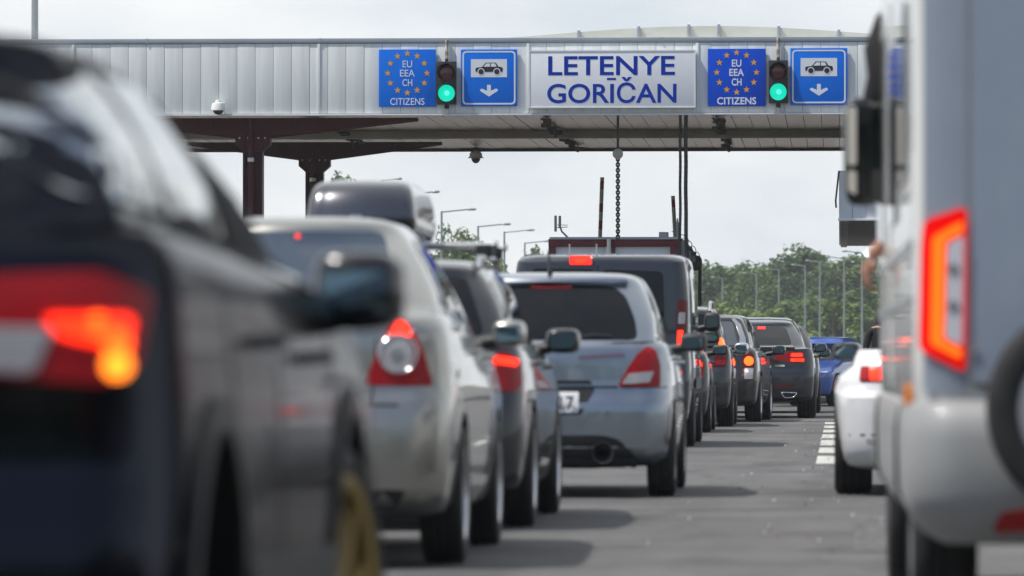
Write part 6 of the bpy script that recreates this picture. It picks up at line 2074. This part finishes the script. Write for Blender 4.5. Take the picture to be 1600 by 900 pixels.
def jp(k, p, r, parent=None):
    J[k] = Vector(p); Rr[k] = r
    if parent: E.append((parent, k))


jp('pelvis', (0, 0, 0.92), (0.15, 0.11)); jp('waist', (0, 0, 1.06), (0.14, 0.10), 'pelvis'); jp('chest', (0, 0.0, 1.26), (0.17, 0.115), 'waist'); jp('collar', (0, 0, 1.37), (0.10, 0.08), 'chest')
jp('neck', (0, 0.0, 1.43), 0.055, 'collar'); jp('skull', (0, 0.015, 1.50), 0.075, 'neck'); jp('crown', (0, 0.01, 1.585), 0.08, 'skull')
jp('nose', (0, 0.105, 1.50), 0.014, 'skull')
for s, n in ((1, 'r'), (-1, 'l')):
    jp(n + 'ear', (s * 0.085, 0.0, 1.50), 0.018, 'skull')
    jp(n + 'shoulder', (s * 0.17, 0, 1.345), 0.065, 'collar'); jp(n + 'elbow', (s * 0.235, -0.02, 1.07), 0.045, n + 'shoulder'); jp(n + 'wrist', (s * 0.22, 0.1, 0.86), 0.028, n + 'elbow')
    hand(J, E, Rr, n, J[n + 'wrist'], V3(0, 0.3, -0.95).normalized(), V3(0, 0.95, 0.3), V3(-s, 0, 0))
    jp(n + 'hip', (s * 0.095, 0, 0.86), 0.095, 'pelvis'); jp(n + 'knee', (s * 0.105, 0.015, 0.48), 0.06, n + 'hip'); jp(n + 'ankle', (s * 0.11, 0, 0.09), 0.042, n + 'knee'); jp(n + 'toe', (s * 0.13, 0.16, 0.045), (0.045, 0.04), n + 'ankle')
for k in Rr:
    if not isinstance(Rr[k], tuple): Rr[k] = (Rr[k], Rr[k])
me = skin_body('body', J, E, Rr, 'pelvis')
me.materials.append(M['black_cloth']); me.materials.append(M['skin']); me.materials.append(M['jeans'])
for p in me.polygons:
    z, x = p.center.z, abs(p.center.x)
    p.material_index = 1 if z > 1.40 or (x > 0.17 and z < 0.90 and z > 0.6) or (x > 0.2 and z < 1.1) else (2 if z < 0.93 else 0)
link('body', me, person)
head_parts(person, V3(0, 0.01, 1.55))

# driver of the camper, resting a hand out of the cab window
Yh = 24.0
h0 = at(1368, 384, Yh)
driver = thing('person', (0.62, Yh, 0), "camper driver's bare hand with a metal watch resting out of the cab window", 'person')
o3 = Vector((0.62, Yh, 0))
J, E, Rr = {}, [], {}
jp('pelvis', (0, 0.0, 0.98), (0.15, 0.13)); jp('waist', (0, -0.03, 1.1), (0.13, 0.10), 'pelvis'); jp('chest', (0, -0.06, 1.36), (0.16, 0.11), 'waist'); jp('collar', (0, -0.06, 1.48), 0.09, 'chest')
jp('neck', (0, -0.05, 1.55), 0.055, 'collar'); jp('skull', (0, -0.03, 1.63), 0.075, 'neck'); jp('crown', (0, -0.035, 1.715), 0.08, 'skull'); jp('nose', (0, 0.06, 1.63), 0.014, 'skull')
for s, n in ((1, 'r'), (-1, 'l')):
    jp(n + 'ear', (s * 0.085, -0.04, 1.63), 0.018, 'skull'); jp(n + 'shoulder', (s * 0.17, -0.06, 1.455), 0.062, 'collar')
    jp(n + 'hip', (s * 0.1, 0.08, 0.96), 0.09, 'pelvis'); jp(n + 'knee', (s * 0.12, 0.5, 1.0), 0.06, n + 'hip'); jp(n + 'ankle', (s * 0.12, 0.62, 0.62), 0.042, n + 'knee'); jp(n + 'toe', (s * 0.13, 0.8, 0.58), 0.042, n + 'ankle')
jp('relbow', (0.26, 0.12, 1.22), 0.045, 'rshoulder'); jp('rwrist', (0.16, 0.36, 1.3), 0.028, 'relbow')
hand(J, E, Rr, 'r', J['rwrist'], V3(-0.2, 0.95, 0.1).normalized(), V3(-0.9, -0.2, 0.2), V3(0, 0.2, -1))
el = at(1392, 376, Yh) - o3
wr_ = at(1362, 398, Yh + 0.02) - o3
jp('lelbow', tuple(el), 0.045, 'lshoulder'); jp('lwrist', tuple(wr_), 0.030, 'lelbow')
hand(J, E, Rr, 'l', J['lwrist'], V3(-0.28, 0.1, -0.95).normalized(), V3(0.25, -0.9, 0.0).normalized(), V3(0.95, 0.1, -0.2).normalized(), 1.0)
for k in Rr:
    if not isinstance(Rr[k], tuple): Rr[k] = (Rr[k], Rr[k])
me = skin_body('body', J, E, Rr, 'pelvis')
me.materials.append(M['black_cloth']); me.materials.append(M['skin'])
for p in me.polygons:
    c_ = p.center
    p.material_index = 1 if c_.z > 1.52 or c_.x < -0.30 or (c_.x > 0.2 and c_.z < 1.3) else 0
link('body', me, driver)
head_parts(driver, V3(0, -0.035, 1.68))
mb = MB()
d = (Vector(wr_) - Vector(el)).normalized()
a = d.orthogonal().normalized(); b_ = d.cross(a)
wc = Vector(wr_) + Vector((-0.004, 0, -0.012))
mb.tube([wc + (a * math.cos(t_) + b_ * math.sin(t_)) * 0.034 for t_ in [k * math.pi / 8 for k in range(17)]], 0.008, 6, caps=False)
mb.build('watch', M['chrome'], driver, 60)
